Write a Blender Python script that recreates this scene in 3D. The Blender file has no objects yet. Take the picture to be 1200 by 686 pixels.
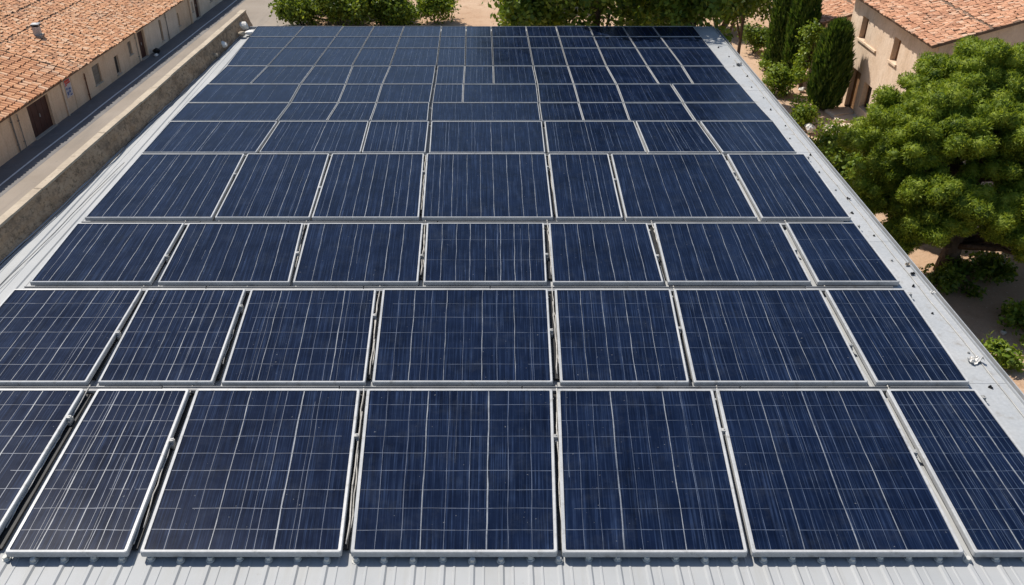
import bpy, bmesh, math, random
import numpy as np
from mathutils import Vector, Matrix

random.seed(7)
rng = np.random.default_rng(11)
S = bpy.context.scene
COL = S.collection
R = math.radians

# ------------------------------------------------------------------ camera
F, T = 1000.0, 0.629
TH = math.atan(T)
CT = math.cos(TH)
K = F / CT / CT
CAM_Z = 18.8
cam_d = bpy.data.cameras.new('camera')
cam = bpy.data.objects.new('camera', cam_d)
COL.objects.link(cam)
cam.location = (0, 0, CAM_Z)
cam.rotation_euler = (math.pi / 2 - TH, 0, 0)
cam_d.sensor_width = 36
cam_d.lens = 36 * F / 1200
cam_d.shift_x = 27 / 1200
cam_d.clip_start = 0.1
cam_d.clip_end = 5000
S.camera = cam

# ------------------------------------------------------------------ sky, sun, exposure
SUN = Vector((-0.44, 0.47, 0.86)).normalized()
world = bpy.data.worlds.new('World')
S.world = world
world.use_nodes = True
nt = world.node_tree
bg = nt.nodes['Background']
sky = nt.nodes.new('ShaderNodeTexSky')
sky.sky_type = 'NISHITA'
sky.sun_disc = False
sky.sun_elevation = math.asin(SUN.z)
sky.sun_rotation = math.atan2(SUN.x, SUN.y)
sky.air_density = 1.0
sky.dust_density = 0.6
nt.links.new(sky.outputs[0], bg.inputs[0])
bg.inputs[1].default_value = 0.105
sun_d = bpy.data.lights.new('sun', 'SUN')
sun = bpy.data.objects.new('sun', sun_d)
COL.objects.link(sun)
sun_d.energy = 5.0
sun_d.angle = R(0.53)
sun_d.color = (1.0, 0.94, 0.85)
sun.rotation_euler = SUN.to_track_quat('Z', 'Y').to_euler()
S.view_settings.view_transform = 'Standard'
S.view_settings.look = 'None'
S.view_settings.exposure = 0.35
S.view_settings.gamma = 1.0
S.view_settings.use_curve_mapping = False


# ------------------------------------------------------------------ helpers
def gz(x, y, z):
    """ground point at height z seen at photograph pixel x, y"""
    s = y + 286.0
    d = CAM_Z - z
    return Vector(((x - 573.0) / (CT * s) * d, K * d / s - T * d, z))


def at(x, y, Y):
    s = y + 286.0
    d = Y / (K / s - T)
    return Vector(((x - 573.0) / (CT * s) * d, Y, CAM_Z - d))


class Mat:
    """small builder for procedural node materials"""

    def __init__(self, name, rough=0.8, spec=0.3):
        self.m = bpy.data.materials.new(name)
        self.m.use_nodes = True
        self.t = self.m.node_tree
        self.b = self.t.nodes['Principled BSDF']
        self.b.inputs['Roughness'].default_value = rough
        self.b.inputs['Specular IOR Level'].default_value = spec

    def n(self, kind, **kw):
        nd = self.t.nodes.new('ShaderNode' + kind)
        for k, v in kw.items():
            if k in nd.inputs.keys():
                nd.inputs[k].default_value = v
            else:
                setattr(nd, k, v)
        return nd

    def l(self, a, b):
        self.t.links.new(a, b)

    def coord(self, scale=(1, 1, 1), kind='Object', rot=(0, 0, 0)):
        tc = self.n('TexCoord')
        mp = self.n('Mapping')
        mp.inputs['Scale'].default_value = scale
        mp.inputs['Rotation'].default_value = rot
        self.l(tc.outputs[kind], mp.inputs[0])
        return mp.outputs[0]

    def noise(self, vec, scale, detail=4, rough=0.55, dist=0.0):
        nd = self.n('TexNoise')
        nd.inputs['Scale'].default_value = scale
        nd.inputs['Detail'].default_value = detail
        nd.inputs['Roughness'].default_value = rough
        nd.inputs['Distortion'].default_value = dist
        self.l(vec, nd.inputs['Vector'])
        return nd.outputs[0]

    def ramp(self, fac, stops, interp='LINEAR'):
        nd = self.n('ValToRGB')
        cr = nd.color_ramp
        cr.interpolation = interp
        while len(cr.elements) < len(stops):
            cr.elements.new(0.5)
        for e, (p, c) in zip(cr.elements, stops):
            e.position = p
            e.color = (*c, 1) if not isinstance(c, (int, float)) else (c, c, c, 1)
        self.l(fac, nd.inputs[0])
        return nd.outputs[0]

    def mix(self, fac, a, b, blend='MIX'):
        nd = self.n('Mix', data_type='RGBA', blend_type=blend)
        for sock, v in ((nd.inputs[0], fac), (nd.inputs[6], a), (nd.inputs[7], b)):
            if isinstance(v, (int, float)):
                sock.default_value = v
            elif isinstance(v, tuple):
                sock.default_value = (*v, 1)
            else:
                self.l(v, sock)
        return nd.outputs[2]

    def math(self, op, a, b=0.0, c=0.0):
        nd = self.n('Math', operation=op)
        for sock, v in zip(nd.inputs, (a, b, c)):
            if isinstance(v, (int, float)):
                sock.default_value = v
            else:
                self.l(v, sock)
        return nd.outputs[0]

    def color(self, c):
        if isinstance(c, tuple):
            self.b.inputs['Base Color'].default_value = (*c, 1)
        else:
            self.l(c, self.b.inputs['Base Color'])
        return self

    def bump(self, h, strength=0.4, dist=0.02):
        bp = self.n('Bump')
        bp.inputs['Strength'].default_value = strength
        bp.inputs['Distance'].default_value = dist
        self.l(h, bp.inputs['Height'])
        self.l(bp.outputs[0], self.b.inputs['Normal'])
        return self


def mottled(name, c1, c2, c3=None, scale=1.2, rough=0.85, bump=0.4, fine=18, spec=0.25, bdist=0.02):
    M = Mat(name, rough, spec)
    v = M.coord()
    a = M.noise(v, scale, 6, 0.62)
    b = M.noise(v, fine, 4, 0.6)
    col = M.mix(M.ramp(a, [(0.33, 0.0), (0.68, 1.0)]), c1, c2)
    if c3:
        col = M.mix(M.ramp(M.noise(v, scale * 3.1, 5, 0.7), [(0.56, 0.0), (0.72, 0.85)]), col, c3)
    col = M.mix(0.35, col, M.ramp(b, [(0.25, 0.45), (0.75, 1.0)]), 'MULTIPLY')
    M.color(col)
    M.bump(b, bump, bdist)
    return M.m


# ------------------------------------------------------------------ materials
def mat_cells():
    M = Mat('solar_cells', 0.13, 0.5)
    M.b.inputs['IOR'].default_value = 1.14
    uv = M.n('UVMap', uv_map='metres').outputs[0]
    info = M.n('ObjectInfo').outputs['Random']
    off = M.n('Combine' + 'XYZ')
    M.l(M.math('MULTIPLY', info, 57.0), off.inputs[0])
    M.l(M.math('MULTIPLY', info, 31.0), off.inputs[1])
    add = M.n('VectorMath', operation='ADD')
    M.l(uv, add.inputs[0])
    M.l(off.outputs[0], add.inputs[1])
    p = add.outputs[0]

    def mapped(sx, sy):
        mp = M.n('Mapping')
        mp.inputs['Scale'].default_value = (sx, sy, 1)
        M.l(p, mp.inputs[0])
        return mp.outputs[0]
    st = M.noise(mapped(42, 0.55), 1.0, 3, 0.6)
    st2 = M.noise(mapped(17, 0.9), 1.0, 2, 0.5)
    brk = M.noise(mapped(6, 2.2), 1.0, 3, 0.6)
    patch = M.noise(mapped(1.1, 1.3), 1.0, 5, 0.65)
    base = M.mix(M.ramp(patch, [(0.32, 0.0), (0.7, 1.0)]), (0.0024, 0.0054, 0.0165), (0.0050, 0.0108, 0.0310))
    fac = M.math('MULTIPLY', M.ramp(st, [(0.49, 0.0), (0.76, 1.0)]), M.ramp(brk, [(0.3, 0.2), (0.7, 1.0)]))
    col = M.mix(fac, base, (0.030, 0.050, 0.105))
    fac2 = M.math('MULTIPLY', M.ramp(st2, [(0.62, 0.0), (0.8, 1.0)]), 0.45)
    col = M.mix(fac2, col, (0.018, 0.030, 0.062))
    dk = M.ramp(M.noise(mapped(26, 0.3), 1.0, 2, 0.5), [(0.28, 0.55), (0.5, 1.0)])
    col = M.mix(0.8, col, dk, 'MULTIPLY')
    dust = M.noise(mapped(2.4, 2.0), 1.0, 6, 0.75)
    col = M.mix(M.math('MULTIPLY', M.ramp(dust, [(0.5, 0.0), (0.85, 1.0)]), 0.16), col, (0.07, 0.08, 0.09))
    sp = M.noise(mapped(19, 15), 1.0, 2, 0.5)
    col = M.mix(M.math('MULTIPLY', M.ramp(sp, [(0.735, 0.0), (0.77, 1.0)]), 0.4), col, (0.25, 0.26, 0.26))
    M.color(col)
    M.l(M.ramp(patch, [(0.3, 0.21), (0.75, 0.28)]), M.b.inputs['Roughness'])
    return M.m


def mat_cell_line():
    M = Mat('cell_line', 0.45, 0.4)
    v = M.coord((1, 1, 1))
    M.color(M.mix(M.ramp(M.noise(v, 2.3, 4, 0.7), [(0.35, 0.0), (0.62, 1.0)]), (0.05, 0.064, 0.092), (0.20, 0.215, 0.235)))
    return M.m


def mat_thin_line():
    M = Mat('thin_cell_line', 0.45, 0.4)
    v = M.coord((1, 1, 1))
    M.color(M.mix(M.ramp(M.noise(v, 2.1, 4, 0.7), [(0.38, 0.0), (0.66, 1.0)]), (0.018, 0.029, 0.056), (0.078, 0.102, 0.155)))
    return M.m


def mat_leaf(name, c_dark, c_mid, c_light, rough=0.55, trans=0.3):
    M = Mat(name, rough, 0.25)
    g = M.n('NewGeometry').outputs['Random Per Island']
    v = M.coord()
    clump = M.noise(v, 0.9, 3, 0.6)
    mixed = M.math('ADD', M.math('MULTIPLY', g, 0.6), M.math('MULTIPLY', clump, 0.45))
    col = M.ramp(mixed, [(0.2, c_dark), (0.5, c_mid), (0.86, c_light)])
    M.color(col)
    tr = M.n('BsdfTranslucent')
    M.l(M.mix(1.0, col, (1.25, 1.15, 0.6), 'MULTIPLY'), tr.inputs[0])
    ms = M.n('MixShader')
    ms.inputs[0].default_value = trans
    M.l(M.b.outputs[0], ms.inputs[1])
    M.l(tr.outputs[0], ms.inputs[2])
    M.l(ms.outputs[0], M.t.nodes['Material Output'].inputs[0])
    return M.m


def mat_tile(name, stops, stain=(0.16, 0.12, 0.10)):
    M = Mat(name, 0.85, 0.2)
    g = M.n('NewGeometry').outputs['Random Per Island']
    col = M.ramp(g, stops)
    v = M.coord()
    big = M.noise(v, 0.55, 5, 0.7)
    col = M.mix(M.ramp(big, [(0.5, 0.0), (0.75, 0.4)]), col, stain)
    col = M.mix(M.math('MULTIPLY', M.ramp(M.noise(v, 2.2, 5, 0.7), [(0.6, 0.0), (0.75, 1.0)]), 0.5), col, (0.42, 0.36, 0.30))
    col = M.mix(0.5, col, M.ramp(M.noise(v, 14, 4, 0.6), [(0.25, 0.5), (0.7, 1.0)]), 'MULTIPLY')
    M.color(col)
    M.bump(M.noise(v, 30, 3, 0.6), 0.3, 0.01)
    return M.m


def mat_plaster(name, c1, c2, stain, fine=9.0):
    M = Mat(name, 0.9, 0.15)
    v = M.coord()
    vs = M.coord((1.6, 1.6, 0.28))
    a = M.noise(v, 0.8, 6, 0.65)
    col = M.mix(M.ramp(a, [(0.35, 0.0), (0.66, 1.0)]), c1, c2)
    col = M.mix(M.ramp(M.noise(vs, 1.5, 5, 0.7), [(0.52, 0.0), (0.78, 0.75)]), col, stain)
    col = M.mix(M.math('MULTIPLY', M.ramp(M.noise(v, 5, 5, 0.7), [(0.62, 0.0), (0.74, 1.0)]), 0.55), col, stain)
    f = M.noise(v, fine, 5, 0.65)
    col = M.mix(0.45, col, M.ramp(f, [(0.25, 0.55), (0.7, 1.0)]), 'MULTIPLY')
    M.color(col)
    M.bump(f, 0.5, 0.03)
    return M.m


def mat_stone_wall():
    M = Mat('rough_stone_wall', 0.95, 0.1)
    v = M.coord((1, 1, 1.6))
    vo = M.n('TexVoronoi', feature='DISTANCE_TO_EDGE')
    vo.inputs['Scale'].default_value = 3.4
    M.l(v, vo.inputs['Vector'])
    n1 = M.noise(v, 1.1, 6, 0.7)
    n2 = M.noise(v, 7.0, 6, 0.7)
    col = M.mix(M.ramp(n1, [(0.35, 0.0), (0.66, 1.0)]), (0.31, 0.20, 0.12), (0.46, 0.325, 0.21))
    col = M.mix(M.ramp(n2, [(0.5, 0.0), (0.66, 0.85)]), col, (0.11, 0.08, 0.055))
    col = M.mix(M.math('MULTIPLY', M.ramp(M.noise(M.coord((1, 0.5, 1)), 2.2, 6, 0.75), [(0.5, 0.0), (0.62, 1.0)]), 0.55), col, (0.14, 0.10, 0.07))
    col = M.mix(0.3, col, M.ramp(vo.outputs[0], [(0.0, 0.5), (0.05, 1.0)]), 'MULTIPLY')
    M.color(col)
    M.bump(M.math('ADD', M.math('MULTIPLY', M.ramp(vo.outputs[0], [(0.0, 0.0), (0.1, 1.0)]), 0.25), n2), 0.7, 0.03)
    return M.m


def mat_sheet_metal():
    M = Mat('painted_sheet_metal', 0.62, 0.25)
    v = M.coord((1, 1, 1))
    vs = M.coord((3.0, 0.22, 1))
    col = M.mix(M.ramp(M.noise(v, 0.7, 5, 0.6), [(0.35, 0.0), (0.7, 1.0)]), (0.305, 0.315, 0.32), (0.36, 0.365, 0.365))
    col = M.mix(M.math('MULTIPLY', M.ramp(M.noise(vs, 2.0, 5, 0.7), [(0.5, 0.0), (0.75, 1.0)]), 0.5), col, (0.28, 0.275, 0.255))
    col = M.mix(M.math('MULTIPLY', M.ramp(M.noise(v, 6.0, 6, 0.75), [(0.62, 0.0), (0.75, 1.0)]), 0.5), col, (0.22, 0.205, 0.18))
    M.color(col)
    M.bump(M.noise(v, 5, 3, 0.5), 0.12, 0.01)
    return M.m


MT = {}
MT['cells'] = mat_cells()
MT['line'] = mat_cell_line()
MT['thin'] = mat_thin_line()
MT['frame'] = mottled('anodised_frame', (0.34, 0.345, 0.345), (0.46, 0.46, 0.455), (0.22, 0.21, 0.19), 1.5, 0.38, 0.05, 25, 0.5)
MT['clamp'] = mottled('dull_clamp', (0.22, 0.22, 0.21), (0.45, 0.44, 0.42), None, 6, 0.5, 0.1, 30)
MT['rail'] = mottled('weathered_rail', (0.20, 0.205, 0.21), (0.30, 0.30, 0.295), (0.12, 0.11, 0.095), 1.4, 0.5, 0.1, 22, 0.4)
MT['metal'] = mat_sheet_metal()
MT['flash'] = mottled('pale_flashing', (0.335, 0.35, 0.36), (0.40, 0.405, 0.405), (0.27, 0.255, 0.23), 1.1, 0.5, 0.15, 16, 0.35)
MT['gutter'] = mottled('grey_gutter', (0.26, 0.275, 0.285), (0.36, 0.365, 0.37), None, 1.5, 0.5, 0.1, 20, 0.4)
MT['bolt'] = mottled('bolt_cap', (0.50, 0.49, 0.45), (0.62, 0.61, 0.57), (0.3, 0.27, 0.22), 7, 0.5, 0.1, 30)
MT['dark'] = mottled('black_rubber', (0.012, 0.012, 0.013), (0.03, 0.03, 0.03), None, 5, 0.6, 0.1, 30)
MT['cable_grey'] = mottled('dusty_cable', (0.30, 0.29, 0.27), (0.52, 0.50, 0.46), (0.08, 0.08, 0.08), 3, 0.7, 0.2, 30)
MT['stone'] = mat_stone_wall()
MT['coping'] = mottled('pale_coping', (0.38, 0.31, 0.23), (0.48, 0.40, 0.30), (0.27, 0.21, 0.15), 1.3, 0.9, 0.5, 12)
MT['wallgrey'] = mat_plaster('hall_render', (0.42, 0.39, 0.34), (0.52, 0.48, 0.43), (0.25, 0.23, 0.2))
MT['plaster_tan'] = mat_plaster('tan_plaster', (0.66, 0.475, 0.32), (0.75, 0.57, 0.40), (0.44, 0.30, 0.20))
MT['plaster_pale'] = mat_plaster('pale_plaster', (0.64, 0.53, 0.41), (0.74, 0.63, 0.51), (0.45, 0.36, 0.27))
MT['plaster_warm'] = mat_plaster('warm_plaster', (0.66, 0.49, 0.35), (0.76, 0.60, 0.46), (0.42, 0.29, 0.19), 7)
MT['door'] = mottled('maroon_paint', (0.055, 0.022, 0.017), (0.085, 0.036, 0.027), None, 2, 0.6, 0.2, 20)
MT['wood'] = mottled('brown_wood', (0.20, 0.105, 0.05), (0.30, 0.17, 0.085), (0.12, 0.06, 0.03), 2, 0.7, 0.3, 20)
MT['shutter'] = mottled('grey_shutter', (0.20, 0.17, 0.135), (0.27, 0.235, 0.19), None, 2, 0.7, 0.2, 18)
MT['glass'] = mottled('dark_window_glass', (0.012, 0.014, 0.015), (0.03, 0.033, 0.035), None, 1, 0.12, 0.0, 5, 0.5)
MT['pipe'] = mottled('rusty_pipe', (0.13, 0.06, 0.035), (0.20, 0.10, 0.06), None, 4, 0.7, 0.2, 20)
MT['pipe_grey'] = mottled('grey_pipe', (0.17, 0.16, 0.15), (0.26, 0.25, 0.23), None, 4, 0.6, 0.2, 20)
MT['concrete'] = mottled('pale_concrete', (0.40, 0.35, 0.28), (0.52, 0.46, 0.38), (0.3, 0.26, 0.2), 2, 0.9, 0.4, 14)
MT['slab'] = mottled('pale_pink_slab', (0.55, 0.44, 0.34), (0.66, 0.55, 0.44), (0.42, 0.33, 0.25), 2, 0.9, 0.4, 14)
MT['white'] = mottled('chalky_white', (0.66, 0.63, 0.58), (0.78, 0.75, 0.70), (0.4, 0.34, 0.27), 4, 0.8, 0.4, 12)
MT['steel'] = mottled('galvanised_steel', (0.30, 0.30, 0.29), (0.46, 0.46, 0.45), (0.16, 0.15, 0.14), 3, 0.45, 0.15, 16, 0.5)
MT['paint'] = mottled('road_paint', (0.62, 0.61, 0.58), (0.74, 0.73, 0.70), (0.30, 0.29, 0.27), 2.2, 0.8, 0.1, 12)
MT['red'] = mottled('faded_red', (0.46, 0.05, 0.035), (0.56, 0.10, 0.07), None, 8, 0.7, 0.0, 12)
MT['blue'] = mottled('faded_blue', (0.07, 0.10, 0.24), (0.14, 0.18, 0.33), None, 8, 0.7, 0.0, 12)
MT['board'] = mottled('pale_board', (0.42, 0.40, 0.42), (0.52, 0.49, 0.50), None, 5, 0.7, 0.0, 12)
MT['bark'] = mottled('grey_brown_bark', (0.07, 0.05, 0.035), (0.13, 0.095, 0.07), None, 5, 0.95, 0.9, 14, 0.1, 0.05)
MT['tile_l'] = mat_tile('sunbaked_tile', [(0.0, (0.50, 0.245, 0.130)), (0.3, (0.60, 0.295, 0.150)), (0.7, (0.68, 0.365, 0.195)), (1.0, (0.74, 0.50, 0.33))])
MT['tile_r'] = mat_tile('pinkish_tile', [(0.0, (0.42, 0.20, 0.115)), (0.3, (0.57, 0.285, 0.165)), (0.75, (0.64, 0.345, 0.205)), (1.0, (0.68, 0.46, 0.32))])
MT['mortar'] = mottled('dark_mortar', (0.12, 0.08, 0.055), (0.2, 0.13, 0.09), None, 3, 0.95, 0.4, 12)
MT['pine'] = mat_leaf('pine_needles', (0.060, 0.105, 0.010), (0.180, 0.250, 0.020), (0.300, 0.360, 0.042), 0.6, 0.4)
MT['broad'] = mat_leaf('broad_leaves', (0.042, 0.078, 0.012), (0.120, 0.180, 0.022), (0.22, 0.275, 0.045), 0.5, 0.45)
MT['broad_dark'] = mat_leaf('dark_leaves', (0.032, 0.064, 0.010), (0.098, 0.160, 0.020), (0.23, 0.29, 0.040), 0.5, 0.4)
MT['cypress'] = mat_leaf('cypress_sprays', (0.026, 0.060, 0.012), (0.060, 0.115, 0.018), (0.12, 0.175, 0.028), 0.6, 0.3)
MT['bush'] = mat_leaf('bush_leaves', (0.060, 0.110, 0.012), (0.150, 0.225, 0.022), (0.25, 0.310, 0.042), 0.5, 0.4)


def mat_soil():
    M = Mat('pinkish_soil', 0.95, 0.1)
    v = M.coord()
    a = M.noise(v, 0.12, 6, 0.65)
    b = M.noise(v, 0.9, 6, 0.7)
    c = M.noise(v, 9.0, 5, 0.7)
    col = M.mix(M.ramp(a, [(0.35, 0.0), (0.66, 1.0)]), (0.45, 0.295, 0.19), (0.54, 0.385, 0.265))
    col = M.mix(M.ramp(b, [(0.5, 0.0), (0.72, 0.8)]), col, (0.33, 0.195, 0.115))
    col = M.mix(M.ramp(M.noise(v, 1.7, 5, 0.75), [(0.6, 0.0), (0.72, 0.8)]), col, (0.17, 0.14, 0.07))
    col = M.mix(0.5, col, M.ramp(c, [(0.25, 0.5), (0.7, 1.0)]), 'MULTIPLY')
    vo = M.n('TexVoronoi')
    vo.inputs['Scale'].default_value = 3.5
    M.l(v, vo.inputs['Vector'])
    col = M.mix(M.ramp(vo.outputs['Distance'], [(0.09, 0.7), (0.14, 0.0)]), col, (0.52, 0.45, 0.37))
    M.color(col)
    M.bump(c, 0.8, 0.05)
    return M.m


def mat_road():
    M = Mat('sun_bleached_asphalt', 0.9, 0.2)
    v = M.coord()
    vs = M.coord((1.4, 0.12, 1))
    col = M.mix(M.ramp(M.noise(v, 0.25, 5, 0.6), [(0.35, 0.0), (0.65, 1.0)]), (0.245, 0.205, 0.165), (0.30, 0.255, 0.21))
    col = M.mix(M.ramp(M.noise(vs, 1.1, 5, 0.65), [(0.5, 0.0), (0.72, 0.6)]), col, (0.20, 0.175, 0.15))
    col = M.mix(M.math('MULTIPLY', M.ramp(M.noise(v, 2.0, 6, 0.7), [(0.6, 0.0), (0.7, 1.0)]), 0.35), col, (0.15, 0.135, 0.118))
    f = M.noise(v, 40, 3, 0.6)
    col = M.mix(0.4, col, M.ramp(f, [(0.3, 0.6), (0.7, 1.0)]), 'MULTIPLY')
    M.color(col)
    M.bump(f, 0.3, 0.01)
    return M.m


MT['asphalt'] = mottled('darker_asphalt', (0.14, 0.133, 0.13), (0.185, 0.175, 0.17), (0.23, 0.21, 0.19), 0.5, 0.9, 0.3, 30)
MT['soil'] = mat_soil()
MT['road'] = mat_road()


class MB:
    """collects polygons for one mesh object"""

    def __init__(self):
        self.v, self.f, self.mi, self.uv = [], [], [], []
        self.has_uv = False

    def poly(self, pts, mi=0, uv=None):
        b = len(self.v)
        self.v += [tuple(p) for p in pts]
        self.f.append(tuple(range(b, b + len(pts))))
        self.mi.append(mi)
        self.uv.append(uv)
        if uv:
            self.has_uv = True

    def shared(self, verts, faces, mi=0):
        b = len(self.v)
        self.v += [tuple(p) for p in verts]
        for f in faces:
            self.f.append(tuple(b + i for i in f))
            self.mi.append(mi)
            self.uv.append(None)

    def box(self, lo, hi, mi=0, M=None):
        x0, y0, z0 = lo
        x1, y1, z1 = hi
        vs = [Vector(p) for p in ((x0, y0, z0), (x1, y0, z0), (x1, y1, z0), (x0, y1, z0), (x0, y0, z1), (x1, y0, z1), (x1, y1, z1), (x0, y1, z1))]
        if M is not None:
            vs = [M @ p for p in vs]
        self.shared(vs, [(0, 3, 2, 1), (4, 5, 6, 7), (0, 1, 5, 4), (1, 2, 6, 5), (2, 3, 7, 6), (3, 0, 4, 7)], mi)

    def tube(self, pts, rad, n=6, mi=0, cap=True):
        pts = [Vector(p) for p in pts]
        if not hasattr(rad, '__len__'):
            rad = [rad] * len(pts)
        vs, fs = [], []
        for i, p in enumerate(pts):
            d = (pts[min(i + 1, len(pts) - 1)] - pts[max(i - 1, 0)]).normalized()
            up = Vector((0, 0, 1)) if abs(d.z) < 0.9 else Vector((1, 0, 0))
            a = d.cross(up).normalized()
            c = d.cross(a).normalized()
            for k in range(n):
                an = 2 * math.pi * k / n
                vs.append(p + (a * math.cos(an) + c * math.sin(an)) * rad[i])
        for i in range(len(pts) - 1):
            for k in range(n):
                k2 = (k + 1) % n
                fs.append((i * n + k, i * n + k2, (i + 1) * n + k2, (i + 1) * n + k))
        if cap:
            fs.append(tuple(range(n)))
            fs.append(tuple((len(pts) - 1) * n + k for k in reversed(range(n))))
        self.shared(vs, fs, mi)

    def build(self, name, mats, parent=None, smooth=False):
        me = bpy.data.meshes.new(name)
        me.from_pydata(self.v, [], self.f)
        if not isinstance(mats, (list, tuple)):
            mats = [mats]
        for m in mats:
            me.materials.append(m)
        me.polygons.foreach_set('material_index', self.mi)
        if self.has_uv:
            ul = me.uv_layers.new(name='metres')
            k = 0
            for f, uv in zip(self.f, self.uv):
                for j in range(len(f)):
                    ul.data[k].uv = uv[j] if uv else (0, 0)
                    k += 1
        bm = bmesh.new()
        bm.from_mesh(me)
        bmesh.ops.recalc_face_normals(bm, faces=bm.faces)
        bm.to_mesh(me)
        bm.free()
        if smooth:
            me.shade_smooth()
        me.update()
        return link(name, me, parent)


def link(name, me, parent=None):
    o = bpy.data.objects.new(name, me)
    COL.objects.link(o)
    if parent is not None:
        o.parent = parent
    return o


def tag(o, label, cat, group=None):
    o['label'] = label
    o['category'] = cat
    if group:
        o['group'] = group
    return o


def thing(name, label, cat, loc=(0, 0, 0), rz=0.0, group=None):
    o = bpy.data.objects.new(name, None)
    COL.objects.link(o)
    o.empty_display_size = 0.3
    o.location = loc
    o.rotation_euler = (0, 0, rz)
    return tag(o, label, cat, group)


def struct(o, kind='structure'):
    o['kind'] = kind
    return o


def np_mesh(name, verts, faces, mat, parent=None):
    me = bpy.data.meshes.new(name)
    n, k = faces.shape
    me.vertices.add(len(verts))
    me.vertices.foreach_set('co', verts.astype(np.float32).ravel())
    me.loops.add(n * k)
    me.loops.foreach_set('vertex_index', faces.astype(np.int32).ravel())
    me.polygons.add(n)
    me.polygons.foreach_set('loop_start', (np.arange(n) * k).astype(np.int32))
    me.materials.append(mat)
    me.update(calc_edges=True)
    me.validate()
    return link(name, me, parent)


# ------------------------------------------------------------------ ground and street
def grid_sheet(name, x0, x1, y0, y1, z, mat, M=None):
    mb = MB()
    pts = [Vector(p) for p in ((x0, y0, z), (x1, y0, z), (x1, y1, z), (x0, y1, z))]
    if M is not None:
        pts = [M @ p for p in pts]
    mb.poly(pts)
    return struct(mb.build(name, mat))


grid_sheet('ground', -1500, 1500, -600, 3000, 0.0, MT['soil'])
SK = 0.06                                   # the street runs a few degrees off the roof
SA = -math.atan(SK)
STREET = Matrix.Translation((-26.15, 46.4, 0)) @ Matrix.Rotation(SA, 4, 'Z')
grid_sheet('pavement', -0.3, 9.5, -80, 200, 0.02, MT['road'], STREET)
grid_sheet('road', -0.3, 2.05, -80, 200, 0.024, MT['asphalt'], STREET)  # lane along the house fronts, darker than the rest of the street
mb = MB()
for y0 in range(-60, 180, 2):               # one worn edge line, its paint slightly wandering
    w0 = 0.02 * math.sin(y0 * 0.7)
    w1 = 0.02 * math.sin((y0 + 2) * 0.7)
    mb.poly([STREET @ Vector(p) for p in ((1.20 + w0, y0, 0.03), (1.31 + w0, y0, 0.03), (1.31 + w1, y0 + 2, 0.03), (1.20 + w1, y0 + 2, 0.03))])
struct(mb.build('road_marking', MT['paint']))

# ------------------------------------------------------------------ the hall under the panels
PZ = 9.80                                    # top of the panels
RZ = 9.62                                    # roof sheet
Y0R, Y1R = 4.0, 34.25
XR = 8.87


def xw(y):                                   # inner face of the parapet
    return -10.43 + (y - 15.85) * 0.047


hall = thing('warehouse', 'large hall with pale ribbed metal roof carrying all the solar panels', 'warehouse', (0, 0, 0))
mb = MB()
PITCH, RH = 0.392, 0.022
x = -11.7
while x < XR - 0.75:
    x2 = x + PITCH
    prof = [(x, 0), (x + 0.06, 0), (x + 0.085, RH), (x + 0.125, RH), (x + 0.15, 0), (x + 0.24, 0), (x + 0.25, 0.008), (x + 0.27, 0.008), (x + 0.28, 0), (x2, 0)]
    near_wall = x < xw(Y1R)
    ny = 30 if near_wall else 1
    for (a, za), (b, zb) in zip(prof[:-1], prof[1:]):
        for j in range(ny):
            ya, yb = Y0R + (Y1R - Y0R) * j / ny, Y0R + (Y1R - Y0R) * (j + 1) / ny
            la, lb = xw(ya) - 0.12, xw(yb) - 0.12
            if near_wall and b <= min(la, lb):
                continue
            mb.poly([(max(a, la) if near_wall else a, ya, RZ + za), (b, ya, RZ + zb), (b, yb, RZ + zb), (max(a, lb) if near_wall else a, yb, RZ + za)])
    x = x2
roof = mb.build('roof', MT['metal'], hall)
xe = x                                       # ribs end here, flat flashing goes on to the gutter
mb = MB()
for i in range(12):
    ya = Y0R + (Y1R - Y0R) * i / 12
    yb = Y0R + (Y1R - Y0R) * (i + 1) / 12 + 0.05
    dz = 0.004 * (i % 2)
    mb.box((xe - 0.35, ya, RZ + 0.05 + dz), (XR, yb, RZ + 0.062 + dz))
mb.build('edge_flashing', MT['flash'], hall)
mb = MB()
mb.box((XR + 0.002, Y0R, RZ - 0.12), (XR + 0.03, Y1R + 0.02, RZ + 0.10))
mb.box((XR + 0.03, Y0R, RZ - 0.12), (XR + 0.16, Y1R + 0.02, RZ - 0.10))
mb.box((XR + 0.16, Y0R, RZ - 0.12), (XR + 0.18, Y1R + 0.02, RZ + 0.04))
mb.build('gutter', MT['gutter'], hall)
mb = MB()
mb.box((-9.6, Y1R + 0.002, RZ - 0.2), (XR, Y1R + 0.03, RZ + 0.09))
mb.build('ridge_trim', MT['flash'], hall)
mb = MB()
for (a, b) in (((-10.6, Y0R + 0.3), (XR - 0.25, Y0R + 0.3)), ((XR - 0.25, Y0R + 0.3), (XR - 0.25, Y1R - 0.2)), ((XR - 0.25, Y1R - 0.2), (-9.7, Y1R - 0.2))):
    mb.poly([(a[0], a[1], 0), (b[0], b[1], 0), (b[0], b[1], RZ - 0.02), (a[0], a[1], RZ - 0.02)])
mb.build('wall', MT['wallgrey'], hall)

# street-side parapet, face leaned back to shorten its shadow on the roof
par = thing('parapet_wall', 'rough brown leaning stone parapet with pale coping along the street side of the roof', 'wall', (0, 0, 0))
LEAN, PTOP = 0.19, 10.15
mb = MB()
N = 110
ZS = [RZ - 0.1, RZ, 9.74, 9.87, 10.0, PTOP]


def face(y, j):
    z = ZS[j]
    t = max(0.0, (z - RZ) / (PTOP - RZ))
    o = 0.0 if j in (0, len(ZS) - 1) else 0.009 * math.sin(y * 3.1 + z * 19) + 0.005 * math.sin(y * 7.7 - z * 25) + 0.004 * math.sin(y * 17.3 + z * 40)
    return (xw(y) - LEAN * t + o, y, z)


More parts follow.
